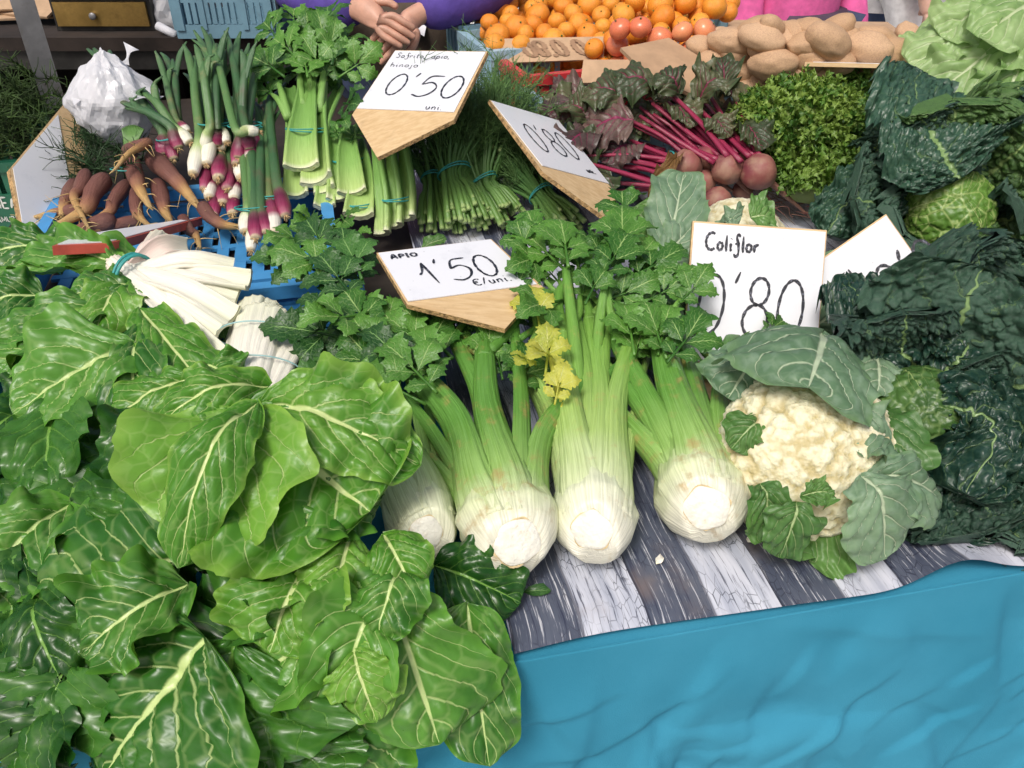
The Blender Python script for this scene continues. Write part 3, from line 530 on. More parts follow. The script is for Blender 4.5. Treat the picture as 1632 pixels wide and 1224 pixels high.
CH = [  # base (u,v,z), tip (u,v,z), half width, material, lift, cup, ruffle, bunch
 ((215, 545, 1.00), (22, 662, .955), .083, 'chard', .015, .25, .012, 1), ((90, 640, .965), (70, 792, .925), .05, 'chard_dark', .012, .3, .01, 1),
 ((205, 480, .99), (-15, 560, .955), .05, 'chard', .02, .5, .01, 1), ((130, 395, .955), (-60, 425, .94), .06, 'chard', .03, -.3, .016, 1),
 ((230, 415, .965), (-20, 460, .945), .06, 'chard', .03, .3, .02, 1), ((225, 455, 1.0), (110, 470, 1.0), .05, 'chard', .012, -.5, .006, 1),
 ((210, 440, 1.0), (150, 540, .975), .05, 'chard_pale', .02, -.3, .008, 1), ((222, 490, 1.005), (330, 620, .975), .05, 'chard_pale', .012, -.35, .008, 1),
 ((225, 515, 1.0), (215, 690, .95), .055, 'chard', .02, -.4, .01, 1), ((100, 540, .97), (-30, 610, .93), .05, 'chard', .02, .4, .012, 1),
 ((70, 470, .975), (-40, 500, .96), .05, 'chard', .02, .4, .01, 1), ((200, 425, .97), (60, 415, .96), .04, 'chard', .03, .3, .018, 1),
 ((300, 600, 1.0), (160, 680, .96), .045, 'chard_pale', .012, -.6, .012, 1), ((330, 580, 1.0), (375, 610, .985), .04, 'chard', .01, -.4, .008, 1),
 # large folded light leaf and the curled one behind it
 ((385, 660, 1.05), (590, 815, .99), .115, 'chard_pale', .012, .35, .014, 2), ((420, 640, 1.06), (670, 740, 1.01), .07, 'chard_pale', .03, -.45, .008, 2),
 ((395, 655, 1.055), (330, 880, .985), .085, 'chard_pale', .02, .45, .012, 2), ((410, 640, 1.075), (285, 905, .99), .045, 'chard_pale', .045, -.9, .008, 2),
 ((430, 615, 1.05), (250, 690, 1.03), .04, 'chard_pale', .04, -.8, .01, 2), ((460, 800, .985), (610, 790, .965), .06, 'chard', .03, .5, .014, 2),
 ((560, 830, .985), (350, 870, .97), .045, 'chard', .02, -.5, .01, 2), ((270, 660, .985), (190, 790, .945), .05, 'chard_dark', .02, .4, .012, 2),
 ((280, 800, .965), (130, 850, .94), .06, 'chard_dark', .015, -.3, .01, 2), ((300, 780, .965), (200, 900, .93), .06, 'chard_dark', .015, .3, .01, 2),
 # front
 ((285, 890, .955), (48, 960, .915), .085, 'chard', .012, -.25, .010, 3), ((300, 930, .945), (130, 1040, .925), .05, 'chard', .02, .5, .018, 3),
 ((110, 800, .94), (-20, 940, .91), .06, 'chard', .02, .4, .012, 3), ((60, 930, .92), (110, 1110, .88), .05, 'chard_dark', .03, -.7, .01, 3),
 ((20, 950, .91), (30, 1130, .86), .06, 'chard_dark', .02, -.3, .01, 3), ((-10, 820, .93), (-30, 1000, .90), .06, 'chard', .02, -.3, .01, 3),
 ((325, 1015, .945), (165, 1232, .845), .115, 'chard', .010, -.22, .010, 3), ((370, 1020, .93), (330, 1235, .83), .10, 'chard_dark', .012, -.2, .012, 3),
 ((625, 945, .955), (700, 1185, .845), .072, 'chard', .010, -.25, .010, 3), ((745, 960, .905), (780, 1222, .80), .055, 'chard', .02, -.25, .012, 3),
 ((490, 895, .965), (430, 1040, .93), .05, 'chard_pale', .015, .4, .014, 3), ((560, 850, .975), (530, 990, .945), .045, 'chard_pale', .012, -.5, .008, 3),
 ((610, 850, .97), (670, 960, .945), .045, 'chard_pale', .025, -.7, .008, 3), ((530, 1000, .935), (390, 1100, .885), .05, 'chard', .015, .3, .015, 3),
 ((560, 1090, .89), (555, 1245, .81), .085, 'chard', .010, -.2, .010, 3), ((430, 1130, .87), (430, 1250, .82), .08, 'chard_dark', .012, -.2, .012, 3),
 ((600, 960, .95), (540, 1130, .89), .05, 'chard', .02, .6, .015, 3), ((690, 900, .91), (830, 960, .88), .045, 'chard_dark', .012, .2, .01, 3),
 ((400, 870, .955), (480, 960, .935), .05, 'chard_dark', .02, .4, .014, 3), ((560, 1030, .935), (600, 1150, .89), .035, 'chard_pale', .02, -.5, .006, 3),
 ((640, 900, .965), (600, 1020, .94), .04, 'chard', .02, -.5, .01, 3), ((460, 940, .945), (380, 1000, .925), .045, 'chard_dark', .02, .3, .014, 3),
]
bun = {1: cb1, 2: cb2, 3: cb3}
for k, (b0, t0, hw, mt, lf_, cp, rf, bn) in enumerate(CH):
    px_leaf(bun[bn], b0, t0, hw * (.9 if bn < 3 else 1.), mt, lf_, cup=cp, ruf=(rf * .9, 1.6 + (k % 4) * .5), puck=.002 + .10 * hw, seed=k * 3 + 1, shape=(.48 + .04 * (k % 3), .55), irr=.075, roll=rnd.uniform(-.2, .2), edgecurl=rnd.choice([0, 0, .06, -.06]))
for k in range(60):   # leaves deeper in the pile; the dark green puts the shade of the gaps into their colour
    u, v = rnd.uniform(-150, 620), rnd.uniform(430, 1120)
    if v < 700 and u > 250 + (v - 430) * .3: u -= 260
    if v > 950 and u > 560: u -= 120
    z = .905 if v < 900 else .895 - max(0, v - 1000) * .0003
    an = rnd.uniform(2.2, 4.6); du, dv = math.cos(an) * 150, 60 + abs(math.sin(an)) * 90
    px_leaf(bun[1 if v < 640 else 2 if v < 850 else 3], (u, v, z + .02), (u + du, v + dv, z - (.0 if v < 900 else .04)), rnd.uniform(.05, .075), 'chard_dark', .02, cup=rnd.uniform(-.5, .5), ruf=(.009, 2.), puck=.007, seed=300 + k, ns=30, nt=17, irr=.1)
# stalks of the tied bunch, fanning out from the band
BD = PZ(213, 440, 1.0)
for k, (u, v, z, w_, mt) in enumerate([(262, 383, 1.0, .017, 'chard_stalk_pink'), (300, 398, 1.005, .017, 'chard_stalk_pink'), (250, 372, .99, .014, 'chard_stalk_pink'), (330, 412, 1.0, .016, 'chard_stalk'), (372, 425, 1.005, .013, 'chard_stalk'), (397, 452, .995, .019, 'chard_stalk'), (380, 470, .985, .016, 'chard_stalk'), (372, 505, .985, .015, 'chard_stalk'), (350, 530, .985, .018, 'chard_stalk'), (365, 585, .965, .015, 'chard_stalk'), (345, 545, .955, .02, 'chard_stalk'), (320, 440, .975, .018, 'chard_stalk'), (330, 490, .965, .02, 'chard_stalk')]):
    e = PZ(u, v, z); d = e - BD; off = A(.002 * (k % 3), -.004 * (k - 6) * .5, .008 * math.sin(k * 2.1))
    crescent(cb1, [e, BD + off + d * .55 + UPV * .016, BD + off, BD - d * .25 + off], w_ * 1.12, .0055, .75 + .3 * (k % 3), nrm(UPV * (1 if k % 2 else -1) + A(.5 * math.sin(k * 1.7), .2, 0)), k, mt, mt, (1.0, 1.0, .85, .42))
def band(parent, c, ax, r, mat='band', n=2, rr=.0013, flat=1.0):
    ax = nrm(ax); s1 = nrm(np.cross(ax, A(.1, .2, 1))); s2 = np.cross(ax, s1)
    for k in range(n):
        th = np.linspace(0, 2 * math.pi, 25); P = np.array([c + (s1 * math.cos(x) + s2 * math.sin(x) * flat) * r * (1 + .02 * math.sin(3 * x)) + ax * (.0035 * (k - .5) + .002 * math.sin(x + k * 2)) for x in th])
        b = MB(); b.tube(P, rr, 49, 6, up=ax); b.build('rubber_band', M[mat], parent)
band(cb1, BD + A(0, 0, -.002), PZ(300, 470, 1.0) - BD, .033, n=3, rr=.0022)
# broad cut stalks of the second bunch
for k, (bu, bv, tu, tv, z0, z1, w_) in enumerate([(385, 620, 408, 490, .985, .985, .024), (372, 610, 395, 480, .97, .975, .02), (405, 625, 440, 495, .985, .985, .020), (420, 630, 470, 530, .975, .975, .02), (360, 615, 385, 510, .96, .965, .02), (398, 615, 425, 482, .965, .97, .022), (430, 635, 485, 520, .955, .955, .016)]):
    p0, p1 = PZ(bu, bv, z0), PZ(tu, tv, z1); d = p1 - p0
    crescent(cb2, [p1, p0 + d * .5 + UPV * .004, p0, p0 - d * .5], w_ * 1.15, .006, .55 + .25 * (k % 3), nrm(-UPV + A(.35 * math.sin(k * 2.1), .1, 0)), k, 'chard_stalk', 'chard_stalk', (1.0, .98, .9, .8))
for (v1, zz) in ((525, .975), (580, .975)):
    c = PZ(412, v1 + 10, zz); band(cb2, c, PZ(432, 485, .98) - PZ(395, 620, .98), .054, 'band_thin', 1, .0010, .45)
# ================================================================ celery leaves: shared leaf shapes made of serrated leaflets
def leaflet_geo(b, p, d, up, L, hw, seed, cup, teeth):
    ns, nt = 34, 13
    C = catmull([p, p + d * L * .35 + up * L * .05, p + d * L * .7 + up * L * .06, p + d * L * 1.0 - up * L * .06 * (1 + seed % 3)], ns); T, S, N = frames(C, up); s = np.linspace(0, 1, ns)
    env = np.interp(s, [0, .08, .25, .42, .5, .62, .78, .9, 1], [.03, .16, .62, 1, .86, .92, .62, .36, .01]); t = np.linspace(-1, 1, nt); Sg, Tg = np.meshgrid(s, t, indexing='ij'); sgn = np.where(Tg > 0, 1., -1.); at = np.abs(Tg)
    ph = Sg * teeth + .4 * (sgn > 0); saw = ph - np.floor(ph)
    w_ = env[:, None] * hw * (1 + .12 * vnoise(Sg * 5, sgn * 3, 0, seed)) * (1 - .34 * saw * np.clip(Sg * 4, 0, 1))
    fwd = at ** 2 * (1 - saw) * L * .06
    h = w_ * cup * at ** 1.5 + L * .035 * at ** 2 * np.sin(Sg * 11 + seed + sgn) + .0016 * np.abs(np.sin(math.pi * (Sg - .6 * at) * 6)) * (L / .05)
    V = C[:, None] + S[:, None] * (w_ * Tg)[..., None] + N[:, None] * h[..., None] + T[:, None] * fwd[..., None]
    b.add(V.reshape(-1, 3), grid_faces(ns, nt), Sg.ravel(), np.stack([Tg.ravel(), Sg.ravel(), 0 * Tg.ravel()], -1))
def make_celery_leaf(seed, mat):
    r = random.Random(seed); b = MB(); Z = A(0, 0, 1)
    b.tube([A(0, -.01, 0), A(0, .03, .001), A(0, .062, .002)], [.0032, .0026, .0015], 6, 6)
    leaflet_geo(b, A(0, .05, .002), nrm(A(r.uniform(-.15, .15), 1, r.uniform(-.1, .15))), Z, .075 * r.uniform(.9, 1.15), .034, seed, r.uniform(-.25, .4), 6)
    for sx in (-1, 1): leaflet_geo(b, A(sx * .002, .042, .001), nrm(A(sx * r.uniform(.8, 1.2), r.uniform(.5, .9), r.uniform(-.15, .3))), Z, .058 * r.uniform(.85, 1.15), .027, seed + sx + 5, r.uniform(-.2, .4), 5)
    if r.random() < .7:
        for sx in (-1, 1): leaflet_geo(b, A(sx * .001, .012, 0), nrm(A(sx * 1.1, r.uniform(.4, .7), r.uniform(-.1, .3))), Z, .04 * r.uniform(.8, 1.15), .018, seed + sx + 9, r.uniform(-.2, .4), 4)
    me_o = b.build('leaf', mat, None); me = me_o.data; bpy.data.objects.remove(me_o); return me
CL = {mn: [make_celery_leaf(100 + 13 * k + 7 * i, M[mn]) for k in range(6)] for i, mn in enumerate(('celery_leaf', 'celery_leaf_dark', 'celery_leaf_yellow'))}
def celery_leaf(parent, p, d, up, s=1., mat='celery_leaf', k=None):
    o = link('leaf', CL[mat][(rnd.randrange(6) if k is None else k) % 6], parent); p = np.asarray(p, float) - np.array(parent.location); o.matrix_local = basis(p, d, up, s * .61); return o
# ================================================================ celery plants
def celery(label, base, top, R0, Ln, stalks, mat, lmat, seed, flip=1, ydir_up=.12, leafs=1.0, droop=0.):
    """whole celery lying on the table: base = bulb centre, top = point the axis heads for; stalks: list of (azimuth, spread, length, width)"""
    r = random.Random(seed); t = thing('celery', label, 'celery', base - A(0, 0, R0), 'whole celery plants')
    Y = nrm(top - base); X = nrm(np.cross(Y, A(0, 0, 1))); Z = np.cross(X, Y); W = lambda x, y, z: base + X * x + Y * y + Z * z
    ns, seg = 30, 72; ys = np.linspace(-.042, .088, ns); th = np.arange(seg) * 2 * math.pi / seg
    rr = np.interp(ys, [-.042, -.032, -.014, .012, .05, .075, .088], [.42, .60, .82, .97, .84, .60, .35]) * R0
    Yg, Tg = np.meshgrid(ys, th, indexing='ij'); lob = 1 + .05 * np.cos(11 * Tg + 9 * Yg) * np.clip((Yg - .0) / .05, 0, 1) + .06 * np.cos(3 * Tg + seed) + .05 * vnoise(np.cos(Tg) * 2.5, np.sin(Tg) * 2.5, Yg * 30, seed) + .02 * vnoise(np.cos(Tg) * 9, np.sin(Tg) * 9, Yg * 90, seed + 1)
    P = np.stack([np.cos(Tg) * rr[:, None] * lob * 1.03, Yg, np.sin(Tg) * rr[:, None] * lob], -1).reshape(-1, 3)
    n0 = nrm(A(r.uniform(-.3, .3), -.84, .5)); d0 = R0 * r.uniform(.60, .66)
    cuts = [(n0, d0)] + [(nrm(A(math.cos(a) * .9, -.62, math.sin(a) * .9)), R0 * r.uniform(.84, .95)) for a in (seed * 1.3, seed * 1.3 + 2.2, seed * 1.3 + 4.0)]
    for n, dist in cuts: P = P - n * np.clip(P @ n - dist, 0, None)[:, None]   # knife facets round the root end
    P = base + P[:, :1] * X + P[:, 1:2] * Y + P[:, 2:] * Z
    gr = (Yg.ravel() + .042) / .52
    b = MB(); b.add(P, grid_faces(ns, seg, True).tolist() + [list(range(seg))[::-1]], gr, np.stack([Tg.ravel(), Yg.ravel() * 3, 0 * gr], -1)); bulb = b.build('bulb', M[mat], t)
    q1 = nrm(np.cross(n0, A(0, .3, 1))); q2 = np.cross(n0, q1); a_ = np.arange(48) * 2 * math.pi / 48; wv = 1 + .07 * vnoise(np.cos(a_) * 2, np.sin(a_) * 2, 0, seed) + .03 * np.cos(5 * a_ + seed)
    def disc(q, off): L_ = n0 * (d0 + off) + (q1 * (np.cos(a_) * wv)[:, None] + q2 * (np.sin(a_) * wv)[:, None]) * (q * R0); return base + L_[:, :1] * X + L_[:, 1:2] * Y + L_[:, 2:] * Z
    b = MB(); b.add(np.vstack([disc(.44, .0002), disc(.41, .0012), disc(.25, .0022), disc(.04, .0030)]), grid_faces(4, 48, True).tolist() + [[144 + k for k in range(48)]]); o = b.build('cut_face', M['celery_cut'], bulb, rel=False); o.location = -np.array(t.location)
    wr = (.10 * np.clip(vnoise(np.cos(a_) * 3, np.sin(a_) * 3, 3, seed) + .15, 0, 1))[:, None]; o1_, o2_ = disc(.445, .0006), disc(.445, .0003); cc = disc(.0, .0003); b = MB(); b.add(np.vstack([o1_, cc + (o2_ - cc) * (1 + wr)]), grid_faces(2, 48, True)); o = b.build('trim_line', M['celery_cut_rim'], bulb, rel=False); o.location = -np.array(t.location)
    for i, (az, sp, ln, wd) in enumerate(stalks):
        az = R_(az); dx, dz = math.cos(az), math.sin(az)
        zf = lambda z: max(z, -R0 * .75)
        bow = r.uniform(-.012, .012)
        ln = ln + .055; p0 = W(dx * R0 * .52, -.006, dz * R0 * .52); p1 = W(dx * R0 * .70, .05, zf(dz * R0 * .70)); p2 = W(dx * R0 * (.66 + sp * .5) + bow, .06 + (ln - .06) * .5, zf(dz * R0 * (.7 + sp * .3))); p3 = W(dx * R0 * (.75 + sp * 1.2), ln, zf(dz * R0 * (.75 + sp * .55)) + ydir_up * .05)
        outer = X * dx + Z * dz
        g0 = lambda y: (y + .042) / .52
        b = MB(); b.tube([p0, p1, p2, p3], [wd * 1.45, wd * 1.42, wd * 1.05, wd * .84, wd * .70], 26, 40, g=[g0(.0), g0(.06), g0((.06 + ln) / 2), g0(ln)], flat=.62, inner=.5, ribs=(13, .07), up=outer)
        so = b.build('stalk', M[mat], t)
        # node, upper stem and side branches with leaves
        dr = nrm(p3 - p2); p4 = p3 + dr * .085 * (.5 + .5 * leafs) + Z * (.004 - .012 * droop); p5 = p4 + dr * .075 * (.4 + .6 * leafs) + Z * (.004 - .03 * droop) + X * r.uniform(-.025, .025)
        b = MB(); b.tube([p3 - dr * .012, p3 + dr * .004, p4, p5], [wd * .70, wd * .62, wd * .5, wd * .3], 14, 12, g=[g0(ln), g0(ln + .06), g0(ln + .2), 1], flat=.8, ribs=(6, .04), up=outer); b.build('stem', M[mat], t)
        for sx in (-1, 1):
            e = p3 + dr * r.uniform(.05, .09) + X * sx * r.uniform(.03, .055) + Z * (r.uniform(.0, .045) - .035 * droop)
            b = MB(); b.tube([p3 + X * sx * wd * .3, p3 + (e - p3) * .45 + X * sx * .012, e], [wd * .42, wd * .34, wd * .2], 10, 8, g=[g0(ln), .75, .9], up=outer); b.build('stem', M[mat], t)
            celery_leaf(t, e - dr * .006, nrm(dr + X * sx * r.uniform(.1, .9) + Z * (r.uniform(-.1, .3) - .35 * droop)), nrm(UPV + A(r.uniform(-.6, .6), r.uniform(-.4, .2), 0)), r.uniform(.7, 1.0), lmat)
        celery_leaf(t, p5 - dr * .006, nrm(dr + X * r.uniform(-.4, .4) + Z * (r.uniform(-.15, .2) - .35 * droop)), nrm(UPV + A(r.uniform(-.5, .5), r.uniform(-.4, .2), 0)), r.uniform(.75, 1.0), lmat)
        for q in range(3 if leafs > .9 else 0):
            bp = p4 + (p5 - p4) * (.2 + .4 * q)
            celery_leaf(t, bp, nrm(dr + X * (0, -.9, .9)[q] * r.uniform(.5, 1) + Z * r.uniform(-.1, .6)), nrm(UPV + A(r.uniform(-.6, .6), r.uniform(-.4, .2), 0)), r.uniform(.9, 1.35), lmat)
    return t
cel1 = celery('small dark stalked celery tucked against the chard leaves', PZ(678, 838, .905), PZ(545, 500, .925), .040, .5, [(60, .5, .20, .017), (125, 1.0, .17, .017), (172, 1.8, .22, .014), (12, .8, .20, .013), (90, .3, .25, .012), (150, 1.5, .24, .011), (40, .8, .24, .010)], 'celery_stalk_dark', 'celery_leaf_dark', 3, leafs=.5, ydir_up=0., droop=.7)
cel2 = celery('thick celery with a brown stained bulb beside the small dark one', PZ(812, 850, .915), PZ(735, 520, .925), .055, .5, [(140, 1.0, .20, .022), (80, .5, .21, .018), (25, 1.3, .13, .020), (178, 1.5, .17, .015), (108, .5, .26, .013), (0, 1.3, .19, .012), (55, .9, .23, .012), (95, .1, .28, .011), (160, 1.6, .24, .011)], 'celery_stalk', 'celery_leaf', 5, leafs=.3, ydir_up=0., droop=1.)
cel3 = celery('pale upright celery with yellowing inner leaves', PZ(948, 832, .912), PZ(925, 470, .935), .048, .5, [(120, .6, .24, .018), (45, .8, .22, .018), (85, .3, .28, .014), (168, 1.4, .26, .012), (8, 1.0, .28, .012), (150, 1.1, .2, .013), (65, .6, .29, .010), (105, .5, .30, .010)], 'celery_stalk_pale', 'celery_leaf', 8, leafs=.5)
cel4 = celery('green celery with wide fleshy stalks next to the cauliflower', PZ(1122, 798, .915), PZ(1030, 470, .925), .054, .5, [(100, .5, .22, .021), (40, .7, .16, .018), (168, 1.7, .16, .016), (135, 1.1, .22, .015), (70, .3, .25, .014), (5, .6, .12, .014), (95, .1, .28, .011), (150, 1.5, .2, .011)], 'celery_stalk', 'celery_leaf', 13, leafs=.3, ydir_up=0., droop=1.)
for (u, v, z, k, s, du, dv) in [(860, 520, 1.0, 0, 1.0, -12, -60), (870, 590, .985, 1, .9, 5, -50), (885, 640, .975, 2, .7, 8, -40), (880, 560, .99, 3, .8, -30, 10), (845, 570, .985, 4, .6, -30, 10)]:
    p = PZ(u, v, z); celery_leaf(cel3, p, PZ(u + du, v + dv, z + .02) - p, UPV, s, 'celery_leaf_yellow', k)
b = MB(); b.tube([PZ(908, 740, .925), PZ(893, 640, .96), PZ(875, 560, .985)], [.006, .005, .003], 12, 8, up=UPV); b.build('stem', M['celery_leaf_yellow'], cel3)
# leafy tops lying across the crate and the paper
def spray(parent, spots, mat):
    for k, (u, v, z, du, dv, s) in enumerate(spots):
        p = PZ(u, v, z); d = PZ(u + du, v + dv, z + .012) - p; celery_leaf(parent, p, d, nrm(UPV + A(.3 * math.sin(k * 2.3), .2 * math.cos(k * 1.7), 0)), s, mat[k % len(mat)] if isinstance(mat, tuple) else mat, k)
spray(cel1, [(560, 470, 1.0, -40, -50, 1.4), (540, 430, 1.0, -60, -20, 1.4), (520, 400, 1.0, -30, -50, 1.3), (550, 420, 1.0, 0, -60, 1.3), (580, 500, 1.0, -50, 10, 1.3), (560, 540, .98, -60, -10, 1.4), (540, 520, .98, -10, -60, 1.4), (590, 530, .985, -30, -60, 1.3), (580, 590, .96, -70, 10, 1.2), (540, 590, .95, -60, -20, 1.2), (620, 575, .975, -30, -30, 1.2), (575, 450, .985, -10, -50, 1.2), (500, 430, .985, -40, -10, 1.1), (490, 380, .985, -40, 0, 1.0), (660, 590, .985, -50, -40, 1.2), (600, 620, .95, -60, 20, 1.1), (550, 640, .94, -50, 0, 1.1), (520, 560, .95, -40, -20, 1.2), (575, 440, 1.01, -20, -50, 1.3), (610, 600, .97, -30, -40, 1.2)], ('celery_leaf_dark', 'celery_leaf', 'celery_leaf_dark'))
spray(cel2, [(690, 620, .985, -50, -50, 1.3), (715, 565, .975, -60, -60, 1.5), (690, 600, .98, -10, -60, 1.2), (770, 590, .965, 10, -40, 1.0), (690, 560, .975, -50, -30, 1.2), (800, 600, .96, -10, -50, .9), (830, 620, .96, 10, -50, 1.0), (655, 570, .975, -30, -60, 1.3), (640, 540, .97, -40, -40, 1.3), (670, 640, .97, -40, -20, 1.2)], 'celery_leaf')
spray(cel3, [(900, 430, 1.02, -45, -40, 1.4), (905, 420, 1.04, -10, -60, 1.4), (960, 440, 1.03, 40, -60, 1.5), (890, 480, 1.0, -40, 10, 1.2), (935, 480, 1.02, 20, -40, 1.0), (985, 400, 1.04, 20, -70, 1.5), (960, 480, 1.0, 60, -20, 1.1), (860, 395, 1.03, -10, -40, 1.2), (1010, 440, 1.02, 60, -30, 1.2), (870, 410, 1.02, -50, 10, 1.1), (1000, 350, 1.03, -20, -60, 1.3), (1030, 480, 1.0, 40, -20, 1.1)], 'celery_leaf')
spray(cel4, [(1068, 572, .99, 30, -35, 1.2), (1060, 565, .985, -20, -50, 1.3), (1050, 560, .98, 10, -40, 1.1), (1010, 560, .99, -10, -60, 1.2), (1010, 580, .97, 10, -60, 1.1)], 'celery_leaf')
b = MB(); b.tube([PZ(945, 640, .935), PZ(955, 520, .985), PZ(965, 450, 1.03)], [.010, .008, .005], 12, 8, g=[.6, 1], up=UPV); b.build('stem', M['celery_stalk_pale'], cel3)
b = MB(); b.tube([PZ(928, 680, .93), PZ(915, 540, .985), PZ(902, 430, 1.03)], [.010, .009, .006], 12, 8, g=[.5, 1], up=UPV); b.build('stem', M['celery_stalk_pale'], cel3)
b = MB(); b.tube([PZ(1090, 660, .93), PZ(1082, 600, .965), PZ(1068, 565, .985)], [.008, .007, .005], 12, 8, g=[.6, 1], up=UPV); b.build('stem', M['celery_stalk'], cel4)
# ================================================================ cauliflower
def curd(parent, c, R, axis, seed, nsub=6, squash=.72):
    V, F = ico(nsub); ax = nrm(axis); s1 = nrm(np.cross(ax, A(0, .3, 1))); s2 = np.cross(ax, s1)
    d1, e1 = worley3(V * 3.0 + seed, seed, True); d2, e2 = worley3(V * 7.0 + seed, seed + 1, True); d3, e3 = worley3(V * 15 + seed, seed + 2, True); gv = lambda a, b, k: np.exp(-((b - a) / k) ** 2)
    f = lambda d, k: np.sqrt(np.clip(1 - (d / k) ** 2, 0, 1))
    h = 1 + .05 * f(d1, .8) + .04 * f(d2, .80) + .022 * f(d3, .8) - .03 * gv(d1, e1, .08) - .022 * gv(d2, e2, .10) - .014 * gv(d3, e3, .14) + .06 * vnoise(V[:, 0] * 1.5, V[:, 1] * 1.5, V[:, 2] * 1.5, seed)
    g = np.clip(1.1 - .55 * gv(d1, e1, .14) - .5 * gv(d2, e2, .15) - .3 * gv(d3, e3, .2), 0, 1)  # shade in the grooves between florets, painted through the curd colour
    P = V * h[:, None] * R * .9; P = P[:, :1] * s1 + P[:, 1:2] * s2 + P[:, 2:] * ax * squash
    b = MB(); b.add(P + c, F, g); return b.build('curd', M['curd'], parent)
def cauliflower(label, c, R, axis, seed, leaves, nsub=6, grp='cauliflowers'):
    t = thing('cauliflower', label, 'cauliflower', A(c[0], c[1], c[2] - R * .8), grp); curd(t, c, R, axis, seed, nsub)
    for k, (b0, t0, hw, mt, lift, cup) in enumerate(leaves): px_leaf(t, b0, t0, hw, mt, lift, cup=cup, ruf=(.006, 2.5), puck=.006, NV=5, slope=.55, seed=seed * 50 + k, shape=(.58, .5), irr=.12)
    return t
CA = PZ(1280, 725, .935)
cauliflower('large cream cauliflower with a grey green leaf folded over it, on the printed paper', CA, .108, A(-.05, -.62, .78), 2, [
 ((1312, 528, 1.02), (1288, 618, 1.05), .102, 'cauli_leaf', .022, -.8), ((1390, 560, .99), (1400, 630, .985), .05, 'cauli_leaf', .015, -.5), ((1210, 560, 1.0), (1160, 635, .985), .045, 'cauli_leaf', .015, -.5),
 ((1215, 668, .985), (1165, 715, .97), .024, 'cauli_leaf_green', .02, -.5), ((1420, 700, .98), (1355, 690, .99), .035, 'cauli_leaf', .012, .4), ((1370, 650, .96), (1430, 760, .95), .04, 'cauli_leaf_green', .03, .3),
 ((1372, 755, .985), (1412, 888, .90), .050, 'cauli_leaf', .03, -.45), ((1380, 760, .965), (1500, 800, .92), .042, 'cauli_leaf', .03, -.6), ((1270, 800, .965), (1243, 888, .90), .030, 'cauli_leaf_green', .02, -.4), ((1212, 770, .955), (1222, 860, .90), .030, 'cauli_leaf_green', .02, .4),
 ((1275, 790, .97), (1328, 785, .975), .016, 'cauli_leaf_green', .008, -.4), ((1210, 800, .93), (1300, 840, .89), .05, 'cauli_leaf_green', .005, .3), ((1340, 830, .90), (1270, 870, .88), .05, 'cauli_leaf_green', .005, .2), ((1430, 700, .95), (1470, 800, .90), .05, 'cauli_leaf_green', .01, .3)])
cauliflower('cauliflower half hidden behind the cauliflower price sign', PZ(1180, 385, .93), .085, A(.1, -.5, .8), 5, [((1140, 360, 1.0), (1180, 352, 1.02), .028, 'cauli_leaf', .012, .5), ((1195, 345, 1.02), (1235, 350, 1.01), .035, 'cauli_leaf_green', .01, .2), ((1250, 400, .93), (1330, 470, .90), .05, 'cauli_leaf', .01, .2), ((1300, 520, .92), (1370, 480, .96), .05, 'cauli_leaf', .02, .2)], 5)
cauliflower('small cauliflower wrapped in grey leaves behind the celery tops', PZ(1092, 405, .93), .066, A(-.2, -.6, .75), 9, [((1060, 420, .96), (1090, 275, 1.05), .045, 'cauli_leaf', .01, .3), ((1050, 430, .95), (1120, 355, .99), .045, 'cauli_leaf', .03, -.6), ((1060, 450, .96), (1100, 470, .95), .04, 'cauli_leaf', .02, -.4), ((1040, 400, .95), (1010, 330, 1.0), .05, 'cauli_leaf_green', .02, .2), ((1020, 470, .97), (1105, 470, .96), .03, 'cauli_leaf', .02, -.6), ((1080, 470, .93), (1120, 540, .9), .05, 'cauli_leaf', .01, .3)], 5)
# ================================================================ savoy cabbages
def savoy_leaf_mesh(seed, hwf, flare, mat, ns=96, nt=76):
    """cup shaped wrapper leaf in a unit head (radius 1, axis +Z), growing towards +X"""
    mid = [A(.25, 0, -.75), A(.85, 0, -.5), A(1.12, 0, .0), A(1.18 + flare * .35, 0, .5), A(1.15 + flare * 1.0, 0, .85 - flare * .25)]
    o = leaf('leaf', None, mid, hwf, M[mat], ns, nt, cup=.8 - .3 * flare, ruf=(.16, 3.5), puck=.02, NV=5, shape=(.62, .42), seed=seed, up=A(-1, 0, .3), blister=((.17, .17), (.08, .07)), edgecurl=-.14 * (1 + flare), irr=.05, frill=(.13, 11.))
    me = o.data; bpy.data.objects.remove(o); return me
SVM = {(m, k): savoy_leaf_mesh(40 + k * 9 + len(m), 1.15, (.2, .6, .95, .4)[k], m) for m in ('savoy', 'savoy_green') for k in range(4)}
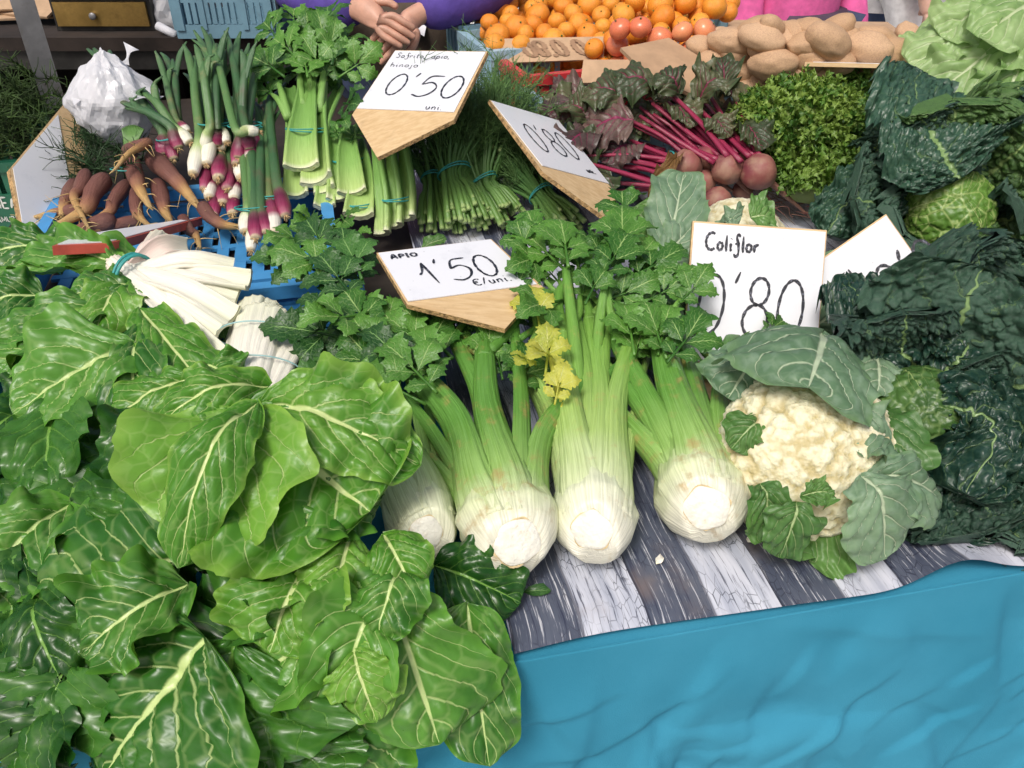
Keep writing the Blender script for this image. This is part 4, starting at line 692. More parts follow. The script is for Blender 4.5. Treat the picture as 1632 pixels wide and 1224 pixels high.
def savoy_heart(parent, c, R, ax, seed, mat):
    V, F = ico(6); s1 = nrm(np.cross(ax, A(0, .3, 1))); s2 = np.cross(ax, s1)
    d1 = worley3(V * 5.5 + seed, seed); d2 = worley3(V * 11 + seed, seed + 1); f = lambda d, k: np.sqrt(np.clip(1 - (d / k) ** 2, 0, 1))
    h = .93 + .05 * f(d1, .66) + .022 * f(d2, .62) + .04 * vnoise(V[:, 0] * 2, V[:, 1] * 2, V[:, 2] * 2, seed); P = V * h[:, None] * R; az = np.arctan2(V[:, 1], V[:, 0]); pol = np.arccos(np.clip(V[:, 2], -1, 1)) / math.pi
    # overlapping heart leaves leave a raised edge
    P = P * (1 + .035 * (np.sin(az * 1.5 + pol * 5 + seed) > 0))[:, None]
    P = P[:, :1] * s1 + P[:, 1:2] * s2 + P[:, 2:] * ax * .9
    tt = np.sin(az * 1.5 + seed); b = MB(); b.add(P + c, F, d1, np.stack([tt, 1 - pol, 0 * tt], -1)); return b.build('heart', M[mat], parent)
def savoy(label, c, R, axis, seed, n=9, heart='savoy_heart', mats=('savoy',), tilt=0., skip=(), scale=1., spin=0., kinds=(0, 1, 2, 3)):
    t = thing('savoy_cabbage', label, 'cabbage', A(c[0], c[1], c[2] - R), 'savoy cabbages'); ax = nrm(axis); savoy_heart(t, c, R * .92, ax, seed, heart); r = random.Random(seed)
    s1 = nrm(np.cross(ax, A(0, .3, 1))); s2 = np.cross(ax, s1)
    for k in range(n):
        if k in skip: continue
        a = spin + k * 2.39996; lay = k / n; x = s1 * math.cos(a) + s2 * math.sin(a); y = np.cross(ax, x); s = R * scale * (1.0 + .30 * lay + r.uniform(-.05, .05)); Mx = Matrix.Identity(4)
        for q, cc in enumerate((x, y, ax)):
            for i in range(3): Mx[i][q] = float(cc[i]) * s
        for i in range(3): Mx[i][3] = float((c - np.array(t.location))[i])
        o = link('leaf', SVM[(mats[k % len(mats)], kinds[k % len(kinds)])], t); o.matrix_local = Mx @ Matrix.Rotation(r.uniform(-.12, .2), 4, 'Y')
    return t
SVA = PZ(1512, 335, .99)
sa = savoy('savoy cabbage with a light green heart showing between crinkled leaves', SVA, .080, A(-.12, -.72, .68), 3, 9, 'savoy_heart', ('savoy', 'savoy_green', 'savoy'), kinds=(0, 3, 1), spin=.6)
px = lambda *a: PZ(*a)
leaf('leaf', sa, [PZ(1530, 285, 1.06), PZ(1500, 235, 1.10), PZ(1470, 175, 1.13), PZ(1455, 110, 1.15)], .135, M['savoy'], 90, 76, cup=.35, ruf=(.010, 3.), puck=.006, NV=5, shape=(.55, .42), seed=71, up=A(0, -.9, .4), blister=((.016, .016), (.008, .007)), edgecurl=-.05, irr=.06, frill=(.010, 14.))
leaf('leaf', sa, [PZ(1460, 320, 1.0), PZ(1400, 300, 1.02), PZ(1350, 320, 1.0), PZ(1320, 375, .95)], .07, M['savoy'], 80, 60, cup=-.5, ruf=(.010, 3.), puck=.005, NV=5, shape=(.55, .45), seed=72, blister=((.015, .014), (.007, .006)), irr=.06)
SVB = PZ(1465, 660, .955)
sb_ = savoy('dark savoy cabbage with curled blistered leaves beside the cream cauliflower', SVB, .062, A(-.25, -.62, .72), 8, 10, 'savoy_green', ('savoy',), kinds=(1, 2, 3), spin=.2, scale=1.15)
for k, (pts, hw, cp) in enumerate([([(1470, 600, .98), (1430, 540, 1.02), (1380, 480, 1.03), (1345, 440, 1.02)], .062, -.5), ([(1490, 610, .98), (1530, 570, 1.02), (1570, 530, 1.03), (1610, 510, 1.01)], .065, -.5), ([(1480, 660, .975), (1540, 650, 1.0), (1585, 690, .99), (1540, 790, .94)], .06, -.7), ([(1500, 720, .94), (1540, 760, .93), (1580, 800, .91), (1610, 850, .885)], .07, -.3), ([(1420, 700, .95), (1430, 760, .93), (1470, 800, .91), (1500, 830, .885)], .05, .3)]):
    leaf('leaf', sb_, [PZ(*p) for p in pts], hw, M['savoy'], 84, 64, cup=cp, ruf=(.010, 3.), puck=.005, NV=5, shape=(.6, .42), seed=810 + k, up=A(-.1, -.7, .7), blister=((.017, .017), (.008, .007)), edgecurl=-.05, irr=.06, frill=(.012, 12.))
savoy('savoy cabbage behind the price sign, pressed against the frilly endive', PZ(1395, 300, .955), .055, A(-.3, -.5, .8), 12, 8, 'savoy_green', ('savoy',), kinds=(1, 2, 3))
savoy('savoy cabbage lying to the right of the dark curled one', PZ(1630, 545, .965), .072, A(.1, -.5, .85), 15, 10, 'savoy_green', ('savoy',), kinds=(1, 3, 2), spin=1.1)
savoy('savoy cabbage under the pale lettuce at the end of the row', PZ(1650, 290, 1.02), .075, A(.1, -.6, .75), 17, 9, 'savoy_green', ('savoy', 'savoy', 'savoy_green'), kinds=(1, 0, 2))
savoy('dark savoy cabbage lying low at the paper edge with frilled leaf rims', PZ(1600, 730, .915), .060, A(-.1, -.6, .7), 19, 9, 'savoy_green', ('savoy',), kinds=(2, 1, 3), spin=2.)
# ================================================================ frilly endive
def frisee(label, c, R, seed, mat, n=420):
    t = thing('endive', label, 'endive', A(c[0], c[1], TZ), 'frilly endives'); r = random.Random(seed); b = MB(); dk = MB()
    for k in range(n):
        z = r.uniform(-.25, 1); a = r.uniform(0, 2 * math.pi); q = math.sqrt(max(0, 1 - z * z)); d = nrm(A(q * math.cos(a) * 1.25, q * math.sin(a), z * .8 + .1)); rr = R * r.uniform(.78, 1.0)
        p = c + d * rr * A(1.15, 1, .8); L = r.uniform(.035, .065); side = nrm(np.cross(d, A(r.uniform(-1, 1), r.uniform(-1, 1), r.uniform(-1, 1)))); tp = nrm(d + side * r.uniform(.2, 1.3))
        C = catmull([p - tp * L * .5, p, p + tp * L * .4 + d * .008, p + tp * L * .65 + side * .012 * r.uniform(-1, 1)], 14); T, S, N = frames(C, nrm(d + A(r.uniform(-.4, .4), r.uniform(-.4, .4), 0)))
        s = np.linspace(0, 1, 14); w_ = .0082 * np.interp(s, [0, .3, .75, 1], [.25, .8, 1, .05]); saw = (np.arange(14) % 2) * .75
        tt = np.linspace(-1, 1, 5); wv = (w_ * (1 - saw))[:, None] * tt[None]; hh = .006 * np.sin(np.arange(14) * 1.9 + k)[:, None] * tt[None] ** 2 + .003 * np.cos(np.arange(14) * 2.7 + k)[:, None] * tt[None]
        V = C[:, None] + S[:, None] * wv[..., None] + N[:, None] * hh[..., None]; Sg, Tg = np.meshgrid(s, tt, indexing='ij')
        (b if r.random() < .7 else dk).add(V.reshape(-1, 3), grid_faces(14, 5), None, np.stack([Tg.ravel(), Sg.ravel(), 0 * Tg.ravel()], -1))
    stuff(b.build('frilly_leaves', M[mat], t)); stuff(dk.build('inner_frills', M['frisee_dark'], t))
    V, F = ico(3); q = MB(); q.add(c + V * R * .8 * A(1.1, 1, .8) * (1 + .1 * vnoise(V[:, 0] * 3, V[:, 1] * 3, V[:, 2] * 3, seed))[:, None], F); q.build('heart', M['frisee_dark'], t)
frisee('bright frilly endive between the beetroot and the savoy cabbages', PZ(1270, 205, 1.02), .10, 1, 'frisee', 900)
frisee('frilly endive under the board that lies flat by the potatoes', PZ(1345, 150, 1.03), .085, 2, 'frisee', 560)
frisee('darker frilly endive low down behind the beet roots', PZ(1300, 280, .95), .085, 3, 'frisee', 560)
frisee('small frilly endive in front of the potatoes', PZ(1235, 150, 1.02), .06, 4, 'frisee', 260)
# ================================================================ beetroot
def beet(parent, c, R, tail, seed, crown):
    V, F = ico(4); d = nrm(tail - c); s1 = nrm(np.cross(d, A(.2, .1, 1))); s2 = np.cross(d, s1); z = V[:, 2]
    pr = 1 + .06 * vnoise(V[:, 0] * 2, V[:, 1] * 2, z * 2, seed); st = np.where(z > 0, z + .35 * np.clip(z - .6, 0, 1) * 1.5, z * .9)
    P = c + (V[:, :1] * s1 + V[:, 1:2] * s2) * (R * pr)[:, None] * np.where(z > .6, 1 - .35 * (z - .6), 1)[:, None] + d * (st * R)[:, None]
    b = MB(); b.add(P, F, np.clip((z + 1) / 2, 0, 1)); o = b.build('root', M['beet_root'], parent)
    r = random.Random(seed); L = np.linalg.norm(tail - c); side = nrm(np.cross(d, A(0, 0, 1)))
    b = MB(); b.tube([c + d * R * .85, c + d * R * 1.3, c + d * (R + L) * .6 + side * .012, tail + side * r.uniform(-.02, .02)], [R * .42, R * .2, R * .09, R * .03], 16, 8, g=[.7, 1]); q = b.build('tail', M['beet_root'], o, rel=False); q.location = -np.array(parent.location)
bt = thing('beetroot_bunch', 'beetroot bunch with crimson stems lying towards the price sign', 'beetroot', PZ(1090, 290, .88))
bt2 = thing('beetroot_bunch', 'beetroot bunch with a pale root and upright stems beside the endive', 'beetroot', PZ(1200, 290, .88))
BZ = .955
for k, (u, v, R, z, tu, tv, tz, P_) in enumerate([(1093, 262, .030, .985, 1200, 320, .90, bt), (1158, 268, .030, .985, 1215, 330, .90, bt2), (1208, 273, .034, .985, 1290, 345, .885, bt2), (1098, 312, .027, .935, 1110, 360, .89, bt), (1142, 320, .028, .93, 1180, 355, .885, bt), (1183, 302, .020, .93, 1230, 350, .885, bt2), (1060, 300, .026, .93, 1070, 345, .89, bt), (1120, 290, .026, .95, 1150, 345, .89, bt), (1125, 250, .024, .99, 1160, 300, .93, bt2), (1180, 255, .028, .985, 1240, 330, .9, bt2)]):
    beet(P_, PZ(u, v, z), R, PZ(tu, tv, tz), 20 + k, None)
for k, (u0, v0, z0, u1, v1, z1, P_) in enumerate([(1085, 300, .95, 965, 290, .95, bt), (1085, 285, .96, 940, 262, .96, bt), (1080, 270, .975, 955, 240, .975, bt), (1085, 255, .985, 985, 215, 1.0, bt), (1090, 310, .93, 975, 305, .93, bt), (1075, 260, .98, 940, 225, .985, bt), (1080, 295, .94, 985, 275, .95, bt), (1090, 245, .99, 1000, 190, 1.03, bt),
  (1150, 250, 1.0, 1040, 165, 1.06, bt2), (1145, 255, 1.0, 1020, 185, 1.04, bt2), (1160, 250, 1.01, 1060, 140, 1.08, bt2), (1195, 250, 1.01, 1100, 160, 1.06, bt2), (1200, 248, 1.01, 1130, 150, 1.07, bt2), (1205, 245, 1.01, 1160, 130, 1.08, bt2), (1150, 245, 1.0, 1080, 170, 1.05, bt2), (1140, 250, .99, 1010, 200, 1.02, bt2), (1210, 250, 1.01, 1180, 170, 1.05, bt2)]):
    p0, p1 = PZ(u0, v0, z0), PZ(u1, v1, z1); b = MB(); b.tube([p0, p0 + (p1 - p0) * .4 + A(0, 0, .008 * math.sin(k * 2)), p1], [.0065, .0055, .0045], 12, 8, flat=.8); b.build('stem', M['beet_stem'], P_)
for k, (b0, t0, hw, mt, lift, cup, P_) in enumerate([((1010, 190, 1.04), (925, 215, 1.0), .072, 'beet_leaf_purple', .02, -.3, bt), ((1000, 160, 1.06), (925, 150, 1.06), .05, 'beet_leaf', .03, -.4, bt), ((1050, 140, 1.08), (960, 135, 1.08), .05, 'beet_leaf', .03, -.6, bt2), ((1085, 150, 1.08), (1040, 125, 1.10), .05, 'beet_leaf', .03, -.6, bt2), ((1110, 160, 1.07), (1150, 130, 1.1), .05, 'beet_leaf', .03, .5, bt2), ((1155, 150, 1.08), (1150, 92, 1.13), .035, 'beet_leaf', .01, .6, bt2), ((1175, 175, 1.05), (1215, 150, 1.07), .04, 'beet_leaf', .02, -.4, bt2), ((1180, 200, 1.04), (1215, 240, 1.02), .035, 'beet_leaf', .02, .4, bt2), ((950, 270, .96), (930, 320, .92), .06, 'beet_leaf', .02, .3, bt), ((960, 230, .99), (900, 260, .96), .06, 'beet_leaf', .02, .3, bt), ((1070, 170, 1.05), (1100, 205, 1.03), .035, 'beet_leaf', .02, .4, bt2), ((1130, 190, 1.05), (1160, 220, 1.03), .035, 'beet_leaf', .02, -.4, bt2), ((940, 190, 1.02), (895, 165, 1.04), .05, 'beet_leaf', .02, .5, bt), ((1010, 230, .99), (960, 260, .97), .05, 'beet_leaf_purple', .02, .3, bt)]):
    px_leaf(P_, b0, t0, hw, mt, lift, cup=cup, ruf=(.010, 2.5), puck=.008, seed=500 + k, shape=(.5, .5), irr=.07)
px_leaf(bt, (1085, 245, 1.0), (1035, 330, .95), .02, 'withered', .03, cup=.9, ruf=(.008, 4.), puck=.006, seed=531)
band(bt, PZ(1072, 275, .962), A(1, .2, 0), .04, n=1)
# rootlets hanging on the beet roots
rs = random.Random(31)
for k in range(34):
    tgt = bt if k % 2 else bt2; u0, v0, z0 = (rs.uniform(1060, 1100), rs.uniform(240, 315), rs.uniform(.93, .99)) if k % 2 else (rs.uniform(1120, 1215), rs.uniform(235, 262), rs.uniform(.98, 1.01)); u1, v1 = (u0 - rs.uniform(70, 150), v0 - rs.uniform(5, 60)) if k % 2 else (u0 - rs.uniform(40, 130), v0 - rs.uniform(60, 115))
    p0, p1 = PZ(u0, v0, z0), PZ(u1, v1, z0 + (.0 if k % 2 else .05)); b = MB(); b.tube([p0, p0 + (p1 - p0) * .5 + A(0, 0, rs.uniform(-.01, .012)), p1], [.006, .005, .004], 10, 7, flat=.8); b.build('stem', M['beet_stem'], tgt)
for k in range(22):
    u, v = rs.uniform(905, 1210), rs.uniform(125, 215); z = 1.06 - (v - 125) * .0008; a = rs.uniform(2.2, 4.4); px_leaf(bt if u < 1010 else bt2, (u, v, z), (u + 70 * math.cos(a), v - 20 * math.sin(a) + 12, z + rs.uniform(-.02, .02)), rs.uniform(.03, .045), rs.choice(['beet_leaf', 'beet_leaf_purple', 'beet_leaf']), .02, cup=rs.uniform(-.6, .6), ruf=(.010, 2.5), puck=.007, seed=560 + k, shape=(.5, .5), ns=34, nt=21)
rb = MB(); rr = random.Random(4)
for k in range(40):
    u, v = rr.uniform(1180, 1290), rr.uniform(285, 350); p = PZ(u, v, .90); rb.tube([p, p + A(rr.uniform(-.01, .04), rr.uniform(-.03, .01), rr.uniform(-.01, .02)), p + A(rr.uniform(.0, .07), rr.uniform(-.04, .02), rr.uniform(-.015, .0))], [.0011, .0008, .0004], 7, 4)
stuff(rb.build('rootlets', M['beet_root'], bt2))
# ================================================================ spring onions
rnd = random.Random(77)
def onion(parent, P, r0, mat, seed, tuft=True):
    r = random.Random(seed); P = [np.asarray(p, float) for p in P]
    b = MB(); b.tube(P, [r0 * .75, r0 * 1.12, r0 * 1.05, r0 * .85, r0 * .75, r0 * .72, r0 * .7, r0 * .6, r0 * .25], 26, 12, g=[0, 1], flat=.9, ribs=(5, .02)); o = b.build('onion', M[mat], parent)
    if tuft:
        d = nrm(P[0] - P[1]); b = MB()
        for k in range(16): e = nrm(d + A(r.uniform(-1, 1), r.uniform(-1, 1), r.uniform(-1, 1)) * .75); q = P[0] - d * .002; b.tube([q, q + e * .005, q + e * r.uniform(.007, .013) + A(0, 0, -.001)], [r0 * .2, r0 * .12, .0004], 5, 4)
        q = b.build('roots', M['root_tuft'], o, rel=False); q.location = -np.array(parent.location)
    # two split green leaves at the top
    d2 = nrm(P[-1] - P[-2])
    for sx in (-1, 1):
        s_ = P[-2] + (P[-1] - P[-2]) * .1; e = P[-1] + A(sx * r.uniform(.01, .04), r.uniform(-.01, .03), r.uniform(-.03, .04)); b = MB(); b.tube([s_, s_ + (e - s_) * .5 + d2 * .02, e], [r0 * .55, r0 * .62, r0 * .2], 10, 8, g=[.7, 1], flat=.55); q = b.build('leaf', M[mat], o, rel=False); q.location = -np.array(parent.location)
def onion_bunch(label, bandpx, ons, grp='spring onion bunches'):
    c = PZ(*bandpx); t = thing('spring_onion_bunch', label, 'spring onions', c, grp)
    for k, (bu, bv, bz, mu, mv, mz, tu, tv, tz, r0, mt) in enumerate(ons):
        p0, pm, p1 = PZ(bu, bv, bz), PZ(mu, mv, mz), PZ(tu, tv, tz); onion(t, [p0, p0 + (pm - p0) * .5, pm, pm + (p1 - pm) * .5 + A(.004 * math.sin(k * 3), 0, .01), p1], r0, mt, 900 + k + int(bu))
    return t
W_, P_, O_ = 'onion_white', 'onion_purple', 'onion'
o1 = onion_bunch('spring onion bunch whose long thick green leaf leans over the white paper bag', (272, 216, 1.02), [(262, 248, .985, 258, 205, 1.025, 150, 78, 1.14, .0150, P_), (285, 236, 1.005, 270, 200, 1.04, 200, 172, 1.06, .012, P_), (303, 228, 1.01, 275, 200, 1.035, 235, 150, 1.08, .013, W_), (278, 255, .98, 262, 210, 1.02, 210, 160, 1.07, .012, P_), (300, 212, 1.02, 280, 190, 1.04, 262, 110, 1.11, .010, O_), (290, 210, 1.01, 283, 185, 1.04, 275, 95, 1.12, .011, P_)])
o2 = onion_bunch('spring onion bunch with white and magenta ends and straight leaves', (342, 198, 1.04), [(326, 238, 1.0, 335, 195, 1.05, 322, 90, 1.15, .012, W_), (346, 232, 1.005, 345, 192, 1.05, 345, 70, 1.16, .012, P_), (330, 262, .985, 338, 200, 1.03, 325, 110, 1.13, .013, W_), (362, 228, 1.01, 350, 195, 1.04, 360, 80, 1.14, .010, W_), (308, 278, .975, 318, 215, 1.02, 310, 90, 1.13, .013, W_), (325, 302, .95, 335, 240, .99, 312, 110, 1.1, .011, P_), (352, 240, .995, 350, 200, 1.03, 335, 60, 1.14, .012, O_)])
o3 = onion_bunch('spring onion bunch bound double with teal bands and one end bent aside', (388, 204, 1.05), [(412, 210, 1.045, 375, 205, 1.055, 335, 55, 1.17, .0105, W_), (398, 238, 1.01, 390, 200, 1.05, 365, 60, 1.16, .012, P_), (380, 252, .995, 385, 205, 1.04, 395, 90, 1.15, .012, P_), (412, 238, 1.005, 395, 200, 1.04, 410, 100, 1.13, .012, P_), (403, 262, .985, 395, 215, 1.03, 385, 80, 1.13, .012, O_), (376, 262, .985, 380, 212, 1.02, 372, 85, 1.13, .011, P_)])
o4 = onion_bunch('spring onions heaped beneath the tied bunches, root ends outwards', (360, 290, .96), [(348, 285, .97, 352, 240, .99, 350, 150, 1.05, .014, P_), (385, 285, .965, 380, 240, .99, 385, 150, 1.05, .013, W_), (362, 302, .95, 365, 250, .98, 365, 160, 1.04, .013, P_), (333, 315, .94, 340, 270, .96, 340, 170, 1.02, .0125, O_), (355, 325, .93, 360, 275, .955, 365, 170, 1.02, .014, P_), (373, 318, .935, 375, 275, .955, 380, 170, 1.02, .0125, O_), (395, 300, .95, 395, 260, .97, 400, 160, 1.03, .012, P_), (340, 345, .92, 345, 300, .94, 345, 190, 1.0, .012, P_), (370, 342, .92, 375, 300, .94, 375, 190, 1.0, .012, P_)])
o5 = onion_bunch('spring onions with magenta and white ends lying lowest, beside the cut celery', (418, 330, .95), [(390, 370, .925, 395, 325, .95, 385, 200, 1.02, .012, W_), (408, 382, .92, 405, 325, .955, 400, 190, 1.03, .013, P_), (425, 372, .925, 415, 325, .955, 420, 180, 1.04, .012, P_), (440, 372, .925, 428, 300, .965, 425, 150, 1.06, .012, O_), (456, 345, .94, 440, 285, .98, 428, 130, 1.08, .0125, P_), (400, 400, .905, 402, 350, .94, 395, 210, 1.02, .010, W_)])
for (t_, px_, ax_, r_) in ((o1, (270, 218, 1.015), (-.2, .1, 1), .026), (o2, (342, 196, 1.035), (0, .2, 1), .032), (o3, (390, 200, 1.04), (0, .2, 1), .032), (o5, (405, 330, .945), (0, .3, 1), .034), (o5, (434, 312, .955), (0, .3, 1), .026)): band(t_, PZ(*px_), np.array(ax_), r_)
# ================================================================ purple carrots
def carrot(parent, P, r0, seed):
    r = random.Random(seed); P = [np.asarray(p, float) for p in P]; n = 30; C = catmull(P, n)
    b = MB(); seg = 14; T, S, N = frames(C, A(.1, .05, 1)); s = np.linspace(0, 1, n); rad = r0 * np.interp(s, [0, .04, .15, .45, .7, .85, 1], [.45, .85, .95, .66, .34, .17, .05]) * (1 + .07 * fbm(s * 9, seed, 0, seed))
    th = np.arange(seg) * 2 * math.pi / seg; V = C[:, None] + (S[:, None] * np.cos(th)[None, :, None] + N[:, None] * np.sin(th)[None, :, None]) * (rad[:, None] * (1 + .05 * vnoise(s[:, None] * 14, np.cos(th) * 2, np.sin(th) * 2, seed)))[..., None]
    g = np.repeat(s, seg); b.add(V.reshape(-1, 3), grid_faces(n, seg, True).tolist() + [list(range(seg))[::-1]], g, np.stack([np.tile(th, n), g, 0 * g], -1)); o = b.build('carrot', M['carrot'], parent)
    b = MB()
    for k in range(9):
        i = r.randrange(10, n - 1); a = r.uniform(0, 6.28); q = C[i] + (S[i] * math.cos(a) + N[i] * math.sin(a)) * rad[i] * .9; d = nrm(S[i] * math.cos(a) + N[i] * math.sin(a) + T[i] * .8); b.tube([q, q + d * .012, q + d * r.uniform(.02, .045) + A(r.uniform(-.012, .012), r.uniform(-.01, .01), -.006)], [.0011, .0008, .0003], 7, 4)
    q = stuff(b.build('rootlets', M['rootlet'], o, rel=False)); q.location = -np.array(parent.location)
ct = thing('purple_carrot_bunch', 'purple carrots tied by their green tops, one bent over the others', 'carrots', PZ(215, 230, .98)); ct2 = thing('purple_carrot_bunch', 'dusty purple carrots with long yellow tips against the tilted white board', 'carrots', PZ(140, 290, .93))
CRT = [(ct, [(198, 240, 1.0), (222, 232, 1.02), (235, 228, 1.025), (205, 245, 1.025), (185, 268, 1.01)], .016), (ct, [(205, 245, .985), (214, 275, .98), (222, 300, .97), (236, 325, .955)], .024), (ct, [(240, 250, .985), (268, 275, .975), (292, 300, .955), (315, 328, .935)], .026), (ct, [(250, 290, .955), (258, 318, .945), (262, 335, .935), (272, 352, .92)], .022), (ct, [(205, 290, .95), (182, 320, .94), (172, 340, .93), (128, 362, .915)], .020), (ct, [(218, 300, .95), (217, 330, .935), (222, 345, .925), (236, 358, .915)], .018), (ct, [(320, 325, .935), (335, 345, .92), (355, 358, .91), (385, 362, .905)], .020),
 (ct2, [(170, 282, .965), (150, 305, .955), (135, 335, .94), (92, 358, .925)], .026), (ct2, [(138, 272, .975), (128, 300, .96), (118, 315, .955), (135, 352, .935)], .018), (ct2, [(150, 320, .94), (120, 335, .935), (90, 340, .93), (62, 345, .925)], .021), (ct2, [(120, 288, .955), (108, 315, .945), (102, 330, .94), (98, 345, .93)], .020), (ct2, [(185, 350, .92), (150, 360, .915), (110, 375, .91), (60, 388, .905)], .024), (ct2, [(225, 350, .915), (190, 358, .91), (160, 365, .91), (120, 380, .905)], .018), (ct, [(290, 345, .92), (300, 365, .91), (312, 375, .90), (318, 392, .895)], .016)]
for k, (pr, pts, r0) in enumerate(CRT): carrot(pr, [PZ(*p) for p in pts] + [PZ(pts[-1][0] + .55 * (pts[-1][0] - pts[-2][0]), pts[-1][1] + .4 * (pts[-1][1] - pts[-2][1]), pts[-1][2] - .008)], r0 * .78, 60 + k)
# feathery tops
def feather(b, p, d, L, r, rad=.0008, n=14):
    C = catmull([p, p + d * L * .5 + A(0, 0, .01), p + d * L], 8); b.tube(C, [rad * 1.6, rad], 6, 4)
    for k in range(n):
        q = C[min(7, int(1 + 7 * k / n))]; e = nrm(d * .7 + A(r.uniform(-1, 1), r.uniform(-1, 1), r.uniform(-.6, 1))); b.tube([q, q + e * r.uniform(.008, .03), q + e * r.uniform(.02, .05) + A(r.uniform(-.008, .008), 0, r.uniform(-.01, .01))], [rad, rad * .8, rad * .5], 4, 3)
b = MB(); r = random.Random(3)
for k in range(70):
    p = PZ(r.uniform(120, 215), r.uniform(205, 290), r.uniform(.93, .97)); feather(b, p, nrm(A(r.uniform(-1, .6), r.uniform(-.5, .8), r.uniform(-.1, .6))), r.uniform(.04, .09), r, .001)
stuff(b.build('carrot_tops', M['carrot_top'], ct))
b = MB()
for k in range(14): e = PZ(195 + k * 2.6, 205 - 5 * math.sin(k * .25), 1.03); b.tube([PZ(200 + k * .9, 238, .995), PZ(198 + k * 1.8, 220, 1.015), e], [.0028, .0025, .002], 7, 6, g=[.3, .6])
b.build('top_stems', M['fennel_stem'], ct)
band(ct, PZ(200, 268, .985), A(0, .3, 1), .026, n=1)
# ================================================================ cut celery pieces: crescent stalks
def stems_to_leaves(t, p, d, n, seed, up, s0=1.2, mat='celery_leaf'):
    r = random.Random(seed)
    for k in range(n):
        e = p + nrm(d + A(r.uniform(-.35, .35), r.uniform(-.2, .3), r.uniform(-.1, .3))) * r.uniform(.07, .13); b = MB(); b.tube([p, p + (e - p) * .5 + A(0, 0, .01), e], [.009, .007, .004], 10, 8, g=[.4, .8]); b.build('stem', M['cut_piece'], t)
        for j in range(2): celery_leaf(t, e, nrm(e - p + A(r.uniform(-.06, .06), 0, r.uniform(-.02, .06))), nrm(A(r.uniform(-.6, .6), -1, .5)), s0 * r.uniform(.85, 1.2), mat)
FACE = nrm(A(.05, -.8, .55))
k1 = thing('celery_piece_bunch', 'tall banded celery piece with broad cut ends and a leafy top', 'celery', PZ(485, 290, .90), 'cut celery bunches')
crescent(k1, [PZ(482, 268, .985), PZ(482, 225, 1.02), PZ(486, 180, 1.055), PZ(492, 120, 1.10)], .034, .010, 1.0, FACE, 1)
crescent(k1, [PZ(508, 290, .965), PZ(506, 240, 1.0), PZ(505, 190, 1.04), PZ(510, 130, 1.09)], .033, .010, 1.0, nrm(FACE + A(-.3, 0, 0)), 2)
crescent(k1, [PZ(472, 312, .94), PZ(472, 260, .98), PZ(470, 200, 1.03), PZ(462, 140, 1.08)], .024, .009, 1.1, FACE, 3)
crescent(k1, [PZ(520, 305, .95), PZ(515, 250, .99), PZ(515, 200, 1.03), PZ(540, 140, 1.07)], .022, .009, 1.1, nrm(FACE + A(-.4, 0, 0)), 4)
band(k1, PZ(492, 205, 1.03), A(.05, .25, 1), .047, flat=.7)
for (p, d, n, sd_) in [((460, 190, 1.05), (-60, -110), 2, 1), ((482, 170, 1.06), (5, -110), 3, 2), ((500, 165, 1.06), (20, -110), 3, 3), ((510, 180, 1.05), (35, -80), 2, 4)]:
    p0 = PZ(*p); p1 = PZ(p[0] + d[0], p[1] + d[1], p[2] + .07); stems_to_leaves(k1, p0, nrm(p1 - p0), n, sd_, FACE, 1.25)
for k, (u, v, z, du, dv, s) in enumerate([(470, 90, 1.14, -40, -40, 1.5), (490, 120, 1.12, -10, -60, 1.6), (530, 100, 1.13, 25, -60, 1.9), (450, 120, 1.12, -40, -30, 1.4), (470, 40, 1.17, -10, -50, 1.6), (520, 40, 1.17, 10, -40, 1.6), (440, 60, 1.15, -25, -45, 1.5), (545, 120, 1.11, 30, -20, 1.3), (550, 165, 1.07, 30, 5, 1.2), (535, 80, 1.12, 30, -40, 1.6), (545, 190, 1.05, 20, 10, 1.0), (500, 60, 1.16, 0, -60, 1.6)]):
    p = PZ(u, v, z); celery_leaf(k1, p, PZ(u + du, v + dv, z + .02) - p, nrm(A(.25 * math.sin(k * 2), -1, .6)), s, ('celery_leaf', 'celery_leaf', 'celery_leaf_dark')[k % 3], k)
k2 = thing('celery_piece_bunch', 'short banded celery piece beside the tall leafy one', 'celery', PZ(555, 310, .90), 'cut celery bunches')
crescent(k2, [PZ(562, 308, .955), PZ(558, 270, .985), PZ(555, 235, 1.01), PZ(560, 200, 1.03)], .027, .009, 1.05, FACE, 11)
crescent(k2, [PZ(538, 318, .94), PZ(538, 270, .98), PZ(535, 235, 1.0), PZ(530, 200, 1.03)], .02, .008, 1.1, FACE, 12)
crescent(k2, [PZ(572, 345, .925), PZ(576, 300, .955), PZ(575, 260, .98), PZ(570, 225, 1.0)], .028, .009, 1.0, FACE, 13)
crescent(k2, [PZ(518, 330, .93), PZ(520, 300, .95), PZ(520, 260, .98), PZ(520, 220, 1.0)], .02, .008, 1.1, FACE, 14)
band(k2, PZ(555, 255, .985), A(0, .25, 1), .036, flat=.7); band(k2, PZ(578, 325, .935), A(0, .25, 1), .03, flat=.7)
for k, (u, v, z, du, dv, s) in enumerate([(560, 225, 1.02, 20, -40, .9), (540, 220, 1.02, -20, -40, .9), (530, 360, .935, -20, 30, 1.0), (560, 370, .93, 5, 30, 1.1), (510, 345, .94, -40, 20, 1.1), (545, 345, .94, 15, 30, 1.1)]): p = PZ(u, v, z); celery_leaf(k2, p, PZ(u + du, v + dv, z + .01) - p, nrm(A(.25 * math.sin(k * 2), -.8, .7)), s, 'celery_leaf', k)
k3 = thing('celery_piece_bunch', 'three nested curved celery slices tied beside the fennel stems', 'celery', PZ(630, 350, .88), 'cut celery bunches')
